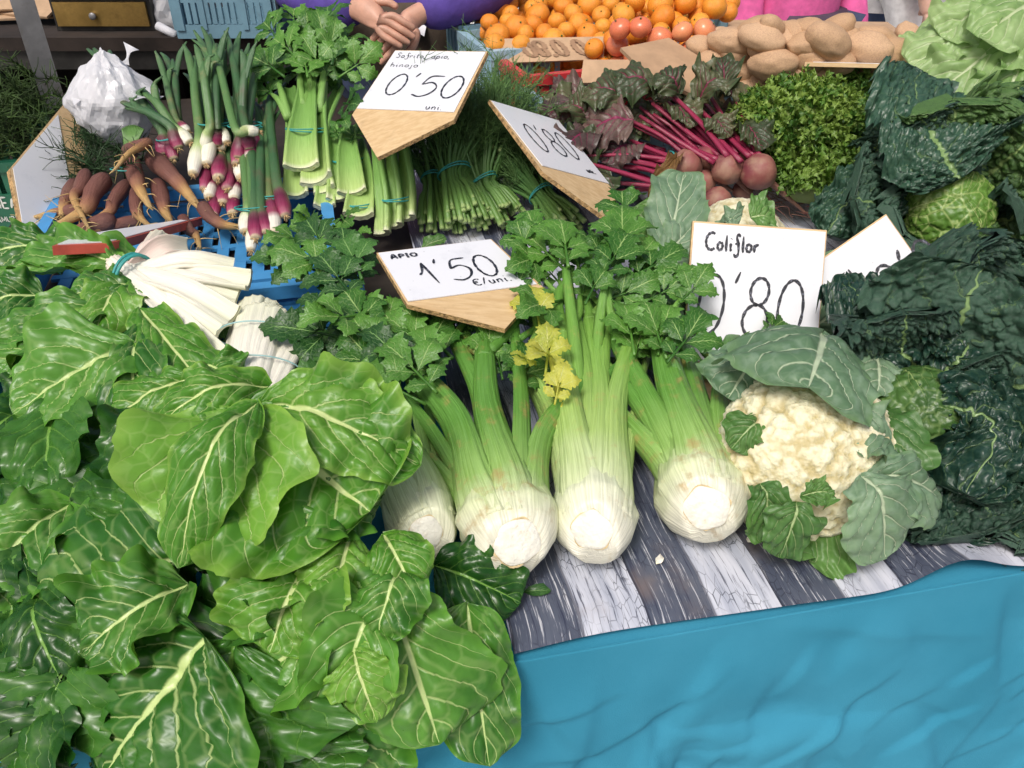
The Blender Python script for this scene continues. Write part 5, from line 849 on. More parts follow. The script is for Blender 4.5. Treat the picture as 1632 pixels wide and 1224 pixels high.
for k, (u, v) in enumerate([(612, 372), (632, 360), (652, 348)]):
    crescent(k3, [PZ(u, v, .90 + .01 * k), PZ(u, v - 45, .94 + .01 * k), PZ(u - 6, v - 90, .98 + .01 * k), PZ(u - 15, v - 150, 1.02 + .01 * k)], .019, .010, 1.35, nrm(A(-.75, -.6, .35)), 30 + k)
band(k3, PZ(635, 316, .95), A(-.05, .3, 1), .036, flat=.65)
# ================================================================ fennel / dill bunches
def herb_bunch(label, endc, bandc, top, n, R, seed, spread=.12):
    r = random.Random(seed); e0, b0, t0 = PZ(*endc), PZ(*bandc), PZ(*top); t = thing('fennel_bunch', label, 'fennel', e0 - A(0, 0, .03), 'fennel bunches'); ax = nrm(b0 - e0); s1 = nrm(np.cross(ax, A(0, 0, 1))); s2 = np.cross(ax, s1); L = np.linalg.norm(b0 - e0); tops = []
    for k in range(n):
        a = r.uniform(0, 6.28); q = math.sqrt(r.random()); o = (s1 * math.cos(a) * 1.2 + s2 * math.sin(a) * .8) * q
        p0 = e0 + o * R * 1.35 - ax * r.uniform(-.02, .025); p1 = b0 + o * R * .8; d = nrm(t0 - b0); p2 = b0 + d * r.uniform(.08, .16) + o * spread * .8; p2[2] = max(p2[2], .9); p0[2] = max(p0[2], TZ + .012)
        b = MB(); rr = r.uniform(.0038, .006); b.tube([p0, p0 + (p1 - p0) * .5, p1, p2], [rr, rr, rr * .85, rr * .4], 9, 7, g=[0, 1]); b.build('stem', M['fennel_stem'], t); tops.append((p1, p2))
    b = MB()
    for (p1, p2) in tops:
        for j in range(4):
            q = p1 + (p2 - p1) * r.uniform(.25, 1); feather(b, q, nrm(nrm(p2 - p1) + A(r.uniform(-.8, .8), r.uniform(-.6, .6), r.uniform(-.5, .6))), r.uniform(.04, .10), r, .0007, 13)
    stuff(b.build('fronds', M['fennel_frond'], t)); band(t, b0, ax, R * 1.0, n=2); return t
herb_bunch('fennel bunch held by a teal band in front of the price sign', (745, 345, .905), (725, 275, .965), (765, 170, 1.05), 60, .034, 1)
herb_bunch('fennel bunch lying lowest with its cut stems spread on the paper', (800, 345, .895), (770, 290, .945), (770, 200, 1.02), 46, .030, 2)
herb_bunch('fennel bunch with a darker stem bundle under the tilted sign', (895, 352, .895), (862, 310, .925), (790, 215, .97), 44, .026, 3, .08)
herb_bunch('fennel bunch beside the nested celery slices', (695, 350, .895), (690, 285, .945), (690, 190, 1.03), 34, .024, 4)
herb_bunch('fennel bunch whose fronds rise behind the price sign', (800, 235, .99), (790, 195, 1.02), (785, 110, 1.07), 16, .024, 5)
# loose leaf on the paper
lo = px_leaf(None, (670, 396, .872), (712, 380, .885), .016, 'cauli_leaf_green', .006, cup=.5, ruf=(.003, 2.), puck=.002, seed=7); lo.name = 'loose_leaf'; tag(lo, 'loose green leaf lying on the printed paper behind a sign', 'leaf')
# ================================================================ crates
crate('plastic_crate', 'bright blue slotted plastic crate under the carrots and onions', TP(-.40, .93, TZ + .001), TA + .02, .50, .42, .075, M['blue_plastic'], None, 12)
crate('plastic_crate', 'bright blue shallow crate beside the cut white chard stalks', TP(-.26, .58, TZ + .001), TA + .03, .30, .22, .075, M['blue_plastic'], None, 9)
# the row of crates at the back right
def ctr(u, v, z): p = PZ(u, v, z); return A(p[0], p[1], 0)
CY = R_(20)
def row_crate(lab, u0, v0, z, L, W, H, mat, up=0.): 
    p = PZ(u0, v0, z + H); Rm = rotz(CY); c = p + Rm @ A(L / 2, W / 2, 0); c[2] = z; return crate('plastic_crate', lab, c, CY, L, W, H, mat, None, 12)
for lab, u, v, zt, L, W, m in (('pale blue plastic crate under the small tangerines', 893, 182, 1.03, .44, .235, 'pale_blue_plastic'), ('red plastic crate half filled with tangerines', 838, 120, 1.055, .44, .235, 'red_plastic'), ('grey blue plastic crate behind the red one, filled with oranges', 780, 80, 1.075, .60, .235, 'pale_blue_plastic'), ('grey crate of oranges at the far corner', 737, 40, 1.085, .80, .42, 'grey_blue_plastic')):
    row_crate(lab, u, v, TZ + .004, L, W, zt - TZ - .004, M[m])
for (lab, u, v, z, L, W, H, yw, m) in (('worn grey blue crate standing on the dark counter', 362, 62, 1.02, .27, .24, .20, .03, 'grey_blue_plastic'), ('dusty blue grey crate behind the clasped hands', 680, 150, TZ + .004, .22, .20, .235, -.05, 'grey_blue_plastic')):
    p = PZ(u, v, z); crate('plastic_crate', lab, A(p[0], p[1] + W / 2, z), yw, L, W, H, M[m], None, 12)
for k in range(4):
    g_ = crate('plastic_crate', ('dark green plastic crate with white lettering, topmost of its stack', 'dark green plastic crate second from the top of its stack', 'dark green plastic crate second from the ground in the stack', 'dark green plastic crate at the bottom of the stack')[3 - k], A(-1.37, 1.98, .003 + .225 * k), .10, .50, .40, .222, M['green_plastic'], None, 14)
q = MB(); gp = np.array(g_.location); Rg = rotz(.10); fm = lambda x, y: gp + Rg @ A(.12 + x, -.20 - .0125, .10 + y); q.box(gp + Rg @ A(.16, -.20 - .008, .105), (.085, .003, .042), Rg); q.build('plate', M['green_plastic'], g_, False)
q = MB(); write(q, 'NEA', .04, .015, .026, .004, fm, 0, 1.); write(q, '(MURC', .04, -.018, .013, .0022, fm, 0, 1.); q.build('lettering', M['white_print'], g_, False)
b = MB(); r = random.Random(9)
for k in range(330): p = A(-1.36 + r.uniform(-.22, .22), 1.97 + r.uniform(-.17, .17), .90 + r.uniform(-.02, .10)); feather(b, p, nrm(A(r.uniform(-.8, .8), r.uniform(-.9, .4), r.uniform(-.6, .6))), r.uniform(.06, .12), r, .0013, 22)
tag(b.build('dill_heap', M['dill']), 'feathery dark dill heaped in the green crate', 'dill'); bpy.data.objects['dill_heap']['kind'] = 'stuff'
# ================================================================ fruit heaps
def orange_mesh(mat, n, squash, seed):
    V, F = ico(3); z = V[:, 2]; P = V.copy(); P[:, 2] *= squash; P = P * (1 - .10 * np.exp(-((1 - z) / .03)) )[:, None] * (1 + .02 * vnoise(V[:, 0] * 2, V[:, 1] * 2, z * 2, seed))[:, None]
    b = MB(); b.add(P, F); o = b.build(n, mat); me = o.data; bpy.data.objects.remove(o); return me
b = MB(); b.tube([A(0, 0, .86), A(0, 0, .93), A(.02, 0, .97)], [.09, .07, .03], 5, 6); so = b.build('stem', M['stem_dot']); STEM = so.data; bpy.data.objects.remove(so)
OM = [orange_mesh(M['orange'], 'orange', .9, k) for k in range(3)]; TM = [orange_mesh(M['tomato'], 'tomato', .86, k) for k in range(3)]
def potato_mesh(seed):
    V, F = ico(4); P = V * A(1, .78, .68); n = 1 + .10 * fbm(V[:, 0] * 1.6, V[:, 1] * 1.6, V[:, 2] * 1.6, seed, 2); d = worley3(V * 2.2 + seed, seed); n = n - .03 * np.exp(-(d / .12) ** 2); P = P * n[:, None]; b = MB(); b.add(P, F); o = b.build('potato', M['potato']); me = o.data; bpy.data.objects.remove(o); return me
PM = [potato_mesh(k * 5 + 1) for k in range(5)]
def heap(name, label, cat, group, meshes, quad, zf, rad, seed, layers=3, sp=1.75, maxn=400, stem=True, jit=.18):
    """fruit spread over a sloping heap: quad = world corners (x, y) front-left, front-right, back-right, back-left; zf(s, t) top height"""
    r = random.Random(seed); pts = []; Q = [np.asarray(p[:2]) for p in quad]
    tries = 0
    while tries < 6000 and len(pts) < maxn:
        tries += 1; s, t = r.random(), r.random(); lay = r.choice(range(layers)); p = (Q[0] * (1 - s) + Q[1] * s) * (1 - t) + (Q[3] * (1 - s) + Q[2] * s) * t; rr = rad * r.uniform(1 - jit, 1 + jit); z = zf(s, t) - lay * rad * 1.45; c = A(p[0], p[1], z)
        if all(np.linalg.norm(c - o) > (rr + ro) * sp / 2 for o, ro in pts):
            pts.append((c, rr))
    for c, rr in pts:
        o = link(name, r.choice(meshes)); o.location = c; o.rotation_euler = (r.uniform(-1, 1), r.uniform(-1, 1), r.uniform(0, 6)); o.scale = (rr, rr, rr); tag(o, label, cat, group)
        if stem: q = link('stem', STEM, o)
    return pts
def wq(*a): return [PZ(*p) for p in a]
heap('orange', 'orange in the big heap behind the cardboard', 'orange', 'oranges in the big heap', OM, wq((790, 80, 1.07), (985, 70, 1.07), (1190, -40, 1.13), (745, -30, 1.13)), lambda s, t: 1.075 + .07 * t, .0285, 1, 2, 1.80)
heap('orange', 'orange on the high part of the heap next to the potatoes', 'orange', 'oranges high on the heap', OM, wq((985, 60, 1.09), (1120, 45, 1.11), (1190, -25, 1.17), (1000, -25, 1.17)), lambda s, t: 1.10 + .08 * t, .0285, 2, 2, 1.80)
heap('tomato', 'pale red tomato between the oranges and the potatoes', 'tomato', 'tomatoes beside the potatoes', TM, wq((985, 95, 1.06), (1115, 80, 1.1), (1150, 45, 1.15), (975, 60, 1.12)), lambda s, t: 1.075 + .07 * t, .028, 3, 2, 1.8)
heap('tangerine', 'tangerine lying in the red crate', 'tangerine', 'tangerines in the red crate', OM, wq((850, 140, .98), (930, 135, .98), (960, 105, 1.02), (880, 115, 1.0)), lambda s, t: 1.0 + .03 * t + .02 * s, .024, 4, 2, 1.85)
heap('tangerine', 'tangerine in the pale box under the brown board', 'tangerine', 'tangerines beside the cardboard', OM, wq((935, 95, 1.06), (1000, 95, 1.06), (1000, 60, 1.1), (945, 65, 1.1)), lambda s, t: 1.06 + .05 * t, .025, 5, 2, 1.8)
r = random.Random(12)
def potatoes(label, group, spots):
    for (u, v, z, R, st) in spots:
        c = PZ(u, v + (5 if label.startswith('brown') else 0), z - (.005 if label.startswith('brown') else 0)); o = link('potato', r.choice(PM)); o.location = c; o.rotation_euler = (r.uniform(-.6, .6), r.uniform(-.6, .6), r.uniform(-.8, .8)); o.scale = (R * st * .76, R * .78, R * .76); tag(o, label, 'potato', group)
potatoes('brown potato in the heap behind the endive', 'potatoes heaped behind the endive', [(1165, 62, 1.14, .058, 1.25), (1232, 98, 1.11, .062, 1.2), (1232, 75, 1.13, .058, 1.45), (1285, 88, 1.12, .062, 1.1), (1185, 108, 1.08, .045, 1.1), (1270, 52, 1.16, .05, 1.1), (1215, 55, 1.16, .055, 1.2), (1205, 42, 1.17, .048, 1.2), (1320, 60, 1.16, .064, 1.1), (1380, 72, 1.14, .068, 1.1), (1255, 60, 1.15, .05, 1.3), (1295, 45, 1.17, .05, 1.2), (1120, 70, 1.12, .042, 1.2), (1135, 92, 1.10, .042, 1.1), (1205, 135, 1.05, .05, 1.5), (1178, 140, 1.04, .04, 1.1), (1150, 130, 1.05, .05, 1.2), (1260, 120, 1.08, .05, 1.2), (1330, 90, 1.12, .055, 1.1), (1425, 78, 1.13, .055, 1.3), (1420, 92, 1.11, .045, 1.1), (1355, 60, 1.15, .05, 1.4), (1455, 88, 1.12, .05, 1.3), (1330, 42, 1.17, .045, 1.3), (1400, 58, 1.15, .05, 1.3), (1230, 40, 1.175, .045, 1.2), (1170, 85, 1.11, .05, 1.1), (1310, 110, 1.09, .05, 1.2), (1285, 65, 1.15, .05, 1.2), (1115, 105, 1.08, .045, 1.2), (1130, 150, 1.03, .05, 1.1), (1480, 95, 1.1, .05, 1.3), (1385, 100, 1.10, .06, 1.2), (1350, 110, 1.08, .06, 1.2), (1220, 120, 1.07, .055, 1.2), (1245, 140, 1.05, .05, 1.2)])
potatoes('pale potato lying in the cardboard box by the beet leaves', 'potatoes in the cardboard box', [(968, 118, 1.03, .034, 1.5), (1010, 110, 1.045, .04, 1.4), (1030, 118, 1.04, .045, 1.4), (985, 130, 1.01, .03, 1.2), (1060, 122, 1.035, .04, 1.3), (1085, 128, 1.03, .045, 1.2), (1000, 128, 1.02, .03, 1.3)])
heap('potato', 'smaller potato filling the gaps of the potato heap', 'potato', 'small potatoes in the heap', PM, wq((1130, 130, 1.04), (1480, 110, 1.05), (1450, 62, 1.09), (1150, 62, 1.09)), lambda s, t: 1.045 + .05 * t, .036, 21, 2, 1.45, 90, False)
# potato bin body under the heap
p = PZ(1280, 130, .99); tag(MB().box(A(p[0] + .05, p[1] + .33, .945), (.34, .24, .075), rotz(R_(-4))).build('potato_box', M['cardboard'], None, False), 'cardboard box carrying the potato heap behind the endive', 'box')
# cardboard walls
def panel(name, label, pts, thick, mat, cat, lines=None):
    B = np.array(pts); n = nrm(np.cross(B[1] - B[0], B[3] - B[0])); n = n if np.dot(n, CC - B[0]) > 0 else -n; k = 4
    if np.dot(np.cross(B[1] - B[0], B[3] - B[0]), n) < 0: B = B[::-1]
    V = np.vstack([B, B - n * thick]); b = MB(); b.add(V, [[0, 1, 2, 3], [7, 6, 5, 4]] + [[i, i + k, (i + 1) % k + k, (i + 1) % k] for i in range(k)]); t = thing(name, label, cat, B[np.argmin(B[:, 2])]); b.build('cardboard_sheet', M[mat], t, False)
    if lines:
        ex, ey = pts[1] - pts[0], pts[3] - pts[0]
        for (txt, x, y, h, wd, sxx, rot180) in lines:
            f = (lambda x, y: pts[0] + ex * (1 - x) + ey * (1 - y) + n * .0015) if rot180 else (lambda x, y: pts[0] + ex * x + ey * y + n * .0015); q = MB(); write(q, txt, x, y, h, wd, f, 0, sxx); q.build('faded_price', M['faded_ink'], t, False)
    return t
panel('cardboard_panel', 'cardboard strip with a faded upside down price in front of the oranges', [PD(808, 100, 1.98), PD(962, 94, 1.95), PD(964, 58, 1.97), PD(780, 62, 2.0)], .005, 'cardboard', 'cardboard', [("0'80", .30, .18, .62, .05, .30, True), ('0', .80, .2, .6, .05, .30, False)])
panel('cardboard_panel', 'bare cardboard strip standing before the pale boxed potatoes', [PD(925, 132, 1.86), PD(1040, 130, 1.84), PD(1040, 95, 1.87), PD(930, 95, 1.89)], .005, 'cardboard', 'cardboard')
# ================================================================ price signs
B_ = 'price_sign'
sign("white price sign reading 0'50 with small words above, pointing down over the fennel", [(630, 81), (776, 83), (725, 180), (568, 174)], 1.66, -.14, .113, [(630, 80), (777, 82), (723, 191), (601, 251), (561, 183)], [(630, 81), (776, 83), (725, 180), (568, 174)],
     [("Sofrito, apio,", .07, .86, .085, .007, 0., 1.05), ('hinojo', .07, .70, .085, .007, 0., 1.3), ("0'50", .17, .24, .34, .016, .06, .95), ('uni.', .72, .06, .09, .008, 0., 1.1)])
sign("tilted price sign reading 0'80 in front of the beet stems", [(781, 160), (889, 192), (971, 294), (863, 265)], 1.53, .15, .13, [(780, 159), (890, 192), (984, 312), (972, 352), (866, 275)], [(781, 160), (889, 192), (971, 294), (863, 265)], [("0'80", .18, .26, .42, .018, 0., .62), ('uni.', .70, .06, .09, .016, 0., .8)])
sign("price sign reading 1'50 lying on the celery leaves", [(601, 404), (782, 382), (857, 454), (649, 482)], 1.15, .06, .08, [(600, 403), (783, 381), (865, 457), (805, 524), (649, 485)], [(601, 404), (782, 382), (857, 454), (649, 482)], [('APIO', .08, .82, .11, .018, 0., .85), ("1'50", .22, .24, .44, .020, 0., .66), ('€/uni.', .58, .10, .15, .012, 0., .75)])
sign("upright price sign reading Coliflor 0'80 standing behind the cream cauliflower", [(1105, 353), (1317, 368), (1300, 592), (1087, 575)], 1.19, 0., .03, [(1104, 352), (1318, 367), (1299, 600), (1192, 705), (1086, 585)], [(1105, 353), (1317, 368), (1300, 592), (1087, 575)], [('Coliflor', .10, .80, .125, .018, .05, .82), ("0'80", .06, .20, .42, .020, .10, .80)])
sign('price sign tilted on its corner half hidden behind the dark savoy cabbage', [(1245, 457), (1412, 342), (1520, 495), (1353, 610)], 1.24, .0, .03, [(1244, 457), (1412, 341), (1521, 495), (1440, 600), (1353, 611)], [(1245, 457), (1412, 342), (1520, 495), (1353, 610)], [('ch', .43, .66, .14, .022, 0., .9), ("0'0", .58, .24, .42, .024, .1, .8)])
sign('stained white board leaning on its side next to the carrots', [(19, 267), (93, 182), (113, 310), (38, 378)], 1.55, .16, .05, [(16, 269), (113, 153), (138, 240), (124, 340), (40, 383)], [(19, 268), (92, 182), (112, 300), (106, 352), (38, 380)], [], .012)
sign('flat lying price board with a red painted edge beneath the carrots', [(88, 391), (128, 374), (318, 347), (172, 387)], 1.22, .10, -.045, [(83, 392), (122, 376), (322, 345), (322, 347), (173, 388)], [(90, 391), (126, 376), (318, 347), (172, 387)], [], .014, ('red_paint', 'sign_white', 'ink', 'red_paint'))
sign('bare brown board propped on the potatoes above the beet leaves', [(990, 76), (1066, 61), (1132, 101), (1045, 128)], 1.78, .05, .06, [(989, 76), (1066, 60), (1133, 101), (1100, 148), (1040, 126)], None, [], .008, ('brown_board', 'sign_white', 'ink', 'brown_board'))
# board lying flat on the endive, seen along its edge
t = thing('price_sign', 'price board lying flat on the endive, only its pale edge showing', 'price sign', PZ(1410, 104, 1.08)); a0, a1 = PD(1283, 99, 1.70), PD(1536, 105, 1.66); ex = a1 - a0; bk = nrm(ray(1410, 101) + A(0, 0, -.045)) * .17
V = np.array([a0, a1, a1 + bk, a0 + bk]); nn = nrm(np.cross(V[1] - V[0], V[3] - V[0])); b = MB(); b.add(np.vstack([V, V - nn * .008]), [[0, 1, 2, 3], [7, 6, 5, 4], [0, 4, 5, 1], [1, 5, 6, 2], [2, 6, 7, 3], [3, 7, 4, 0]]); b.build('board', M['board'], t, False)
W4 = V + nn * .0015; c4 = W4.mean(0); b = MB(); b.add(np.vstack([c4 + (W4 - c4) * .9, c4 + (W4 - c4) * .9 - nn * .001]), [[0, 1, 2, 3], [0, 4, 5, 1], [1, 5, 6, 2], [2, 6, 7, 3], [3, 7, 4, 0]]); b.build('white_panel', M['sign_white'], t, False)
# ================================================================ lettuce at the far right
lt = thing('lettuce', 'pale green romaine lettuce lying at the end of the stall', 'lettuce', PZ(1590, 120, 1.02))
for k, (b0, t0, hw, lift, cup) in enumerate([((1640, 10, 1.22), (1450, 105, 1.12), .07, .03, -.4), ((1660, 40, 1.2), (1490, 150, 1.08), .08, .03, .3), ((1640, 60, 1.18), (1590, 180, 1.06), .08, .03, -.3), ((1700, 60, 1.18), (1640, 200, 1.04), .09, .02, .3), ((1620, -10, 1.24), (1500, 60, 1.17), .06, .03, .4), ((1680, 0, 1.23), (1560, 60, 1.19), .07, .03, -.4), ((1600, 100, 1.12), (1500, 120, 1.08), .06, .03, .2), ((1650, 120, 1.12), (1560, 170, 1.06), .07, .02, -.2), ((1560, 40, 1.17), (1440, 90, 1.12), .06, .02, -.5)]):
    px_leaf(lt, b0, t0, hw, 'lettuce', lift, cup=cup, ruf=(.014, 3.), puck=.010, seed=700 + k, shape=(.6, .4), irr=.08)
for k in range(5): p0 = PZ(1600 + k * 14, 30 + 6 * (k % 3), 1.19); b = MB(); b.tube([p0 + A(.05, .02, .0), p0, p0 + A(-.06, -.02, -.02)], [.012, .014, .006], 10, 10, flat=.5); b.build('rib', M['chard_stalk'], lt)
# ================================================================ white paper bag behind the carrots
wb = thing('paper_bag', 'crumpled white paper bag hanging behind the carrots and onions', 'bag', PZ(180, 210, 1.0))
c = PZ(180, 158, 1.06); V, F = ico(5); P = V.copy(); ang = np.arctan2(V[:, 1], V[:, 0]); pin = np.interp(V[:, 2], [-1, -.6, .1, .6, 1], [.75, .95, 1.05, .72, .25])
P[:, 0] *= pin; P[:, 1] *= pin; cr = worley3(V * 2.2 + 3, 5); P *= (1 + .22 * (cr - .5) + .10 * np.abs(fbm(V[:, 0] * 2.5, V[:, 1] * 2.5, V[:, 2] * 2.5, 4)))[:, None]
b = MB(); b.add(c + P * A(.082, .07, .092), F); b.build('bag_body', M['white_film'], wb, False)
def sheet(pts, name, mat, parent, bend=.01):
    p = [PD(*q) for q in pts]; nu = 10; a_, b_ = np.meshgrid(np.linspace(0, 1, nu), np.linspace(0, 1, nu), indexing='ij'); a_, b_ = a_[..., None], b_[..., None]; V = (p[0] * (1 - a_) + p[1] * a_) * (1 - b_) + (p[3] * (1 - a_) + p[2] * a_) * b_; n = nrm(np.cross(p[1] - p[0], p[3] - p[0])); V = V + n * (bend * np.sin(a_ * 3.1) * np.cos(b_ * 2.5)); b = MB(); b.add(V.reshape(-1, 3), grid_faces(nu, nu)); return b.build(name, M[mat], parent, False)
sheet([(110, 140, 1.66), (178, 97, 1.72), (196, 130, 1.66), (118, 168, 1.62)], 'flap', 'white_film', wb); sheet([(189, 100, 1.74), (196, 66, 1.76), (222, 80, 1.76), (206, 104, 1.72)], 'flap', 'white_film', wb, .015); sheet([(200, 126, 1.66), (262, 153, 1.70), (245, 163, 1.66), (215, 160, 1.62)], 'flap', 'white_film', wb)
# ================================================================ dark counter behind, with cash drawer and clutter
cn = thing('back_counter', 'dark wooden counter with a shelf behind the onions', 'counter', (-1.35, 2.6, 0))
MB().box((-1.15, 2.78, 1.0), (.85, .32, .018)).build('counter_top', M['dark_wood'], cn, False); MB().box((-1.15, 2.485, .955), (.85, .012, .026)).build('apron_board', M['dark_metal'], cn, False)
MB().box((-1.15, 3.06, .5), (.85, .015, .48)).build('back_panel', M['dark_wood'], cn, False); MB().box((-1.15, 2.78, .62), (.83, .27, .012)).build('shelf', M['dark_wood'], cn, False)
for x in (-1.97, -1.2, -.33): MB().box((x, 2.58, .46), (.03, .03, .468)).build('leg', M['dark_wood'], cn, False)
for (lab, u, v, z, h, m) in (('wooden box in the shade on the lower shelf', 250, 150, .74, (.12, .10, .10), 'table_wood'), ('dark wooden box under the counter near the dill', 60, 130, .74, (.10, .10, .10), 'dark_wood')):
    p = PZ(u, v, z); tag(MB().box(A(p[0], 2.74, .733), h).build('wooden_box', M[m], None, False), lab, 'box')
dw = PZ(170, 50, 1.018); yd = 2.42
cash = thing('cash_drawer', 'old scale base with a tarnished brass front and round knob on the counter', 'cash drawer', A(dw[0], dw[1] + .1, 1.018))
x0, x1 = PZ(88, 50, 1.02)[0], PZ(246, 50, 1.02)[0]; y0 = dw[1]; xc, hw_ = (x0 + x1) / 2, (x1 - x0) / 2
MB().box((xc, y0 + .12, 1.018 + .055), (hw_, .115, .054)).build('case', M['dark_metal'], cash, False); MB().box((xc, y0 - .001, 1.018 + .047), (hw_ * .92, .005, .032)).build('brass_front', M['brass'], cash, False)
MB().box((xc, y0 - .004, 1.018 + .098), (hw_ * .97, .008, .007)).build('top_moulding', M['brass'], cash, False)
b = MB(); b.tube([A(xc - .02, y0 - .006, 1.062), A(xc - .02, y0 - .018, 1.062), A(xc - .02, y0 - .022, 1.062)], [.006, .011, .007], 6, 12, up=(0, 0, 1)); b.build('knob', M['steel'], cash)
sb = thing('carton_pile', 'opened brown carton flaps lying on the counter beside the post', 'carton', PZ(30, 40, 1.02)); p = PZ(20, 40, 1.02)
for k, (dx, dz, a) in enumerate([(0, .012, .2), (.02, .035, -.3), (-.03, .06, .15)]): 
    Rt = rotz(a) @ np.array([[1, 0, 0], [0, math.cos(.2 + .15 * k), -math.sin(.2 + .15 * k)], [0, math.sin(.2 + .15 * k), math.cos(.2 + .15 * k)]]); MB().box(p + A(dx, .1, dz + .02), (.13, .09, .003), Rt).build('flap', M['cardboard'], sb, False)
c = PZ(262, 25, 1.06); V, F = ico(4); b = MB(); b.add(c + A(0, .06, 0) + V * A(.06, .05, .075) * (1 + .35 * (worley3(V * 2, 3) - .5))[:, None], F); tag(b.build('crumpled_bag', M['white_film'], None, False), 'crumpled white plastic bag beside the brass front', 'bag')
p = PZ(264, 48, 1.03); b = MB(); b.tube([p + A(-.02, 0, .012), p + A(.035, -.02, -.01)], [.012, .012], 4, 12, sm=False); tag(b.build('paper_roll', M['paper']), 'small roll of white till paper on the counter edge', 'paper roll')
sheet_p = [PD(648, 30, 2.27), (0, 0, 0)]
o = sheet([(651, 30, 2.25), (680, 39, 2.25), (676, 58, 2.22), (648, 48, 2.22)], 'paper_tag', 'paper', None, .004); tag(o, 'small white paper tag hanging on the dusty crate', 'tag')

# scraps trimmed off the vegetables, on the printed paper
for k, (u, v, du, dv, hw, mt, lab) in enumerate([(832, 943, 46, -2, .006, 'celery_leaf_dark', 'thin dark green leaf scrap on the printed paper near its corner'), (1188, 855, 14, 6, .006, 'chard_stalk', 'pale trimming lying on the printed paper below the celery bulbs'), (1045, 900, 10, -14, .005, 'chard_stalk', 'small white sliver on a pale printed plank'), (1330, 868, 22, 8, .006, 'cauli_leaf_green', 'green leaf crumb under the cream cauliflower')]):
    o = px_leaf(None, (u, v, TZ + .008), (u + du, v + dv, TZ + .009), hw, mt, .004, cup=.5, ruf=(.001, 2.), puck=.001, seed=60 + k, ns=14, nt=9); o.name = 'vegetable_scrap'; tag(o, lab, 'scrap')
# ================================================================ people
def skin_mesh(name, J, E, Rd, mat, parent, sub=2):
    """continuous surface grown round a skeleton: J joints, E bones, Rd radii"""
    names = list(J); idx = {n: i for i, n in enumerate(names)}; loc = np.array(parent.location)
    me = bpy.data.meshes.new(name); me.from_pydata([tuple(np.asarray(J[n], float) - loc) for n in names], [(idx[a], idx[b]) for a, b in E], []); o = link(name, me, parent)
    m = o.modifiers.new('skin', 'SKIN'); m.use_smooth_shade = True
    if not me.skin_vertices: me.attributes.new  # created with the modifier when rendered
    import bmesh
    bm = bmesh.new(); bm.from_mesh(me); lay = bm.verts.layers.skin.verify(); bm.verts.ensure_lookup_table()
    for n in names:
        q = Rd[n]; q = q if isinstance(q, tuple) else (q, q); bm.verts[idx[n]][lay].radius = q; bm.verts[idx[n]][lay].use_root = (n == names[0])
    bm.to_mesh(me); bm.free(); me.materials.append(mat)
    s = o.modifiers.new('sub', 'SUBSURF'); s.levels = sub; s.render_levels = sub
    return o
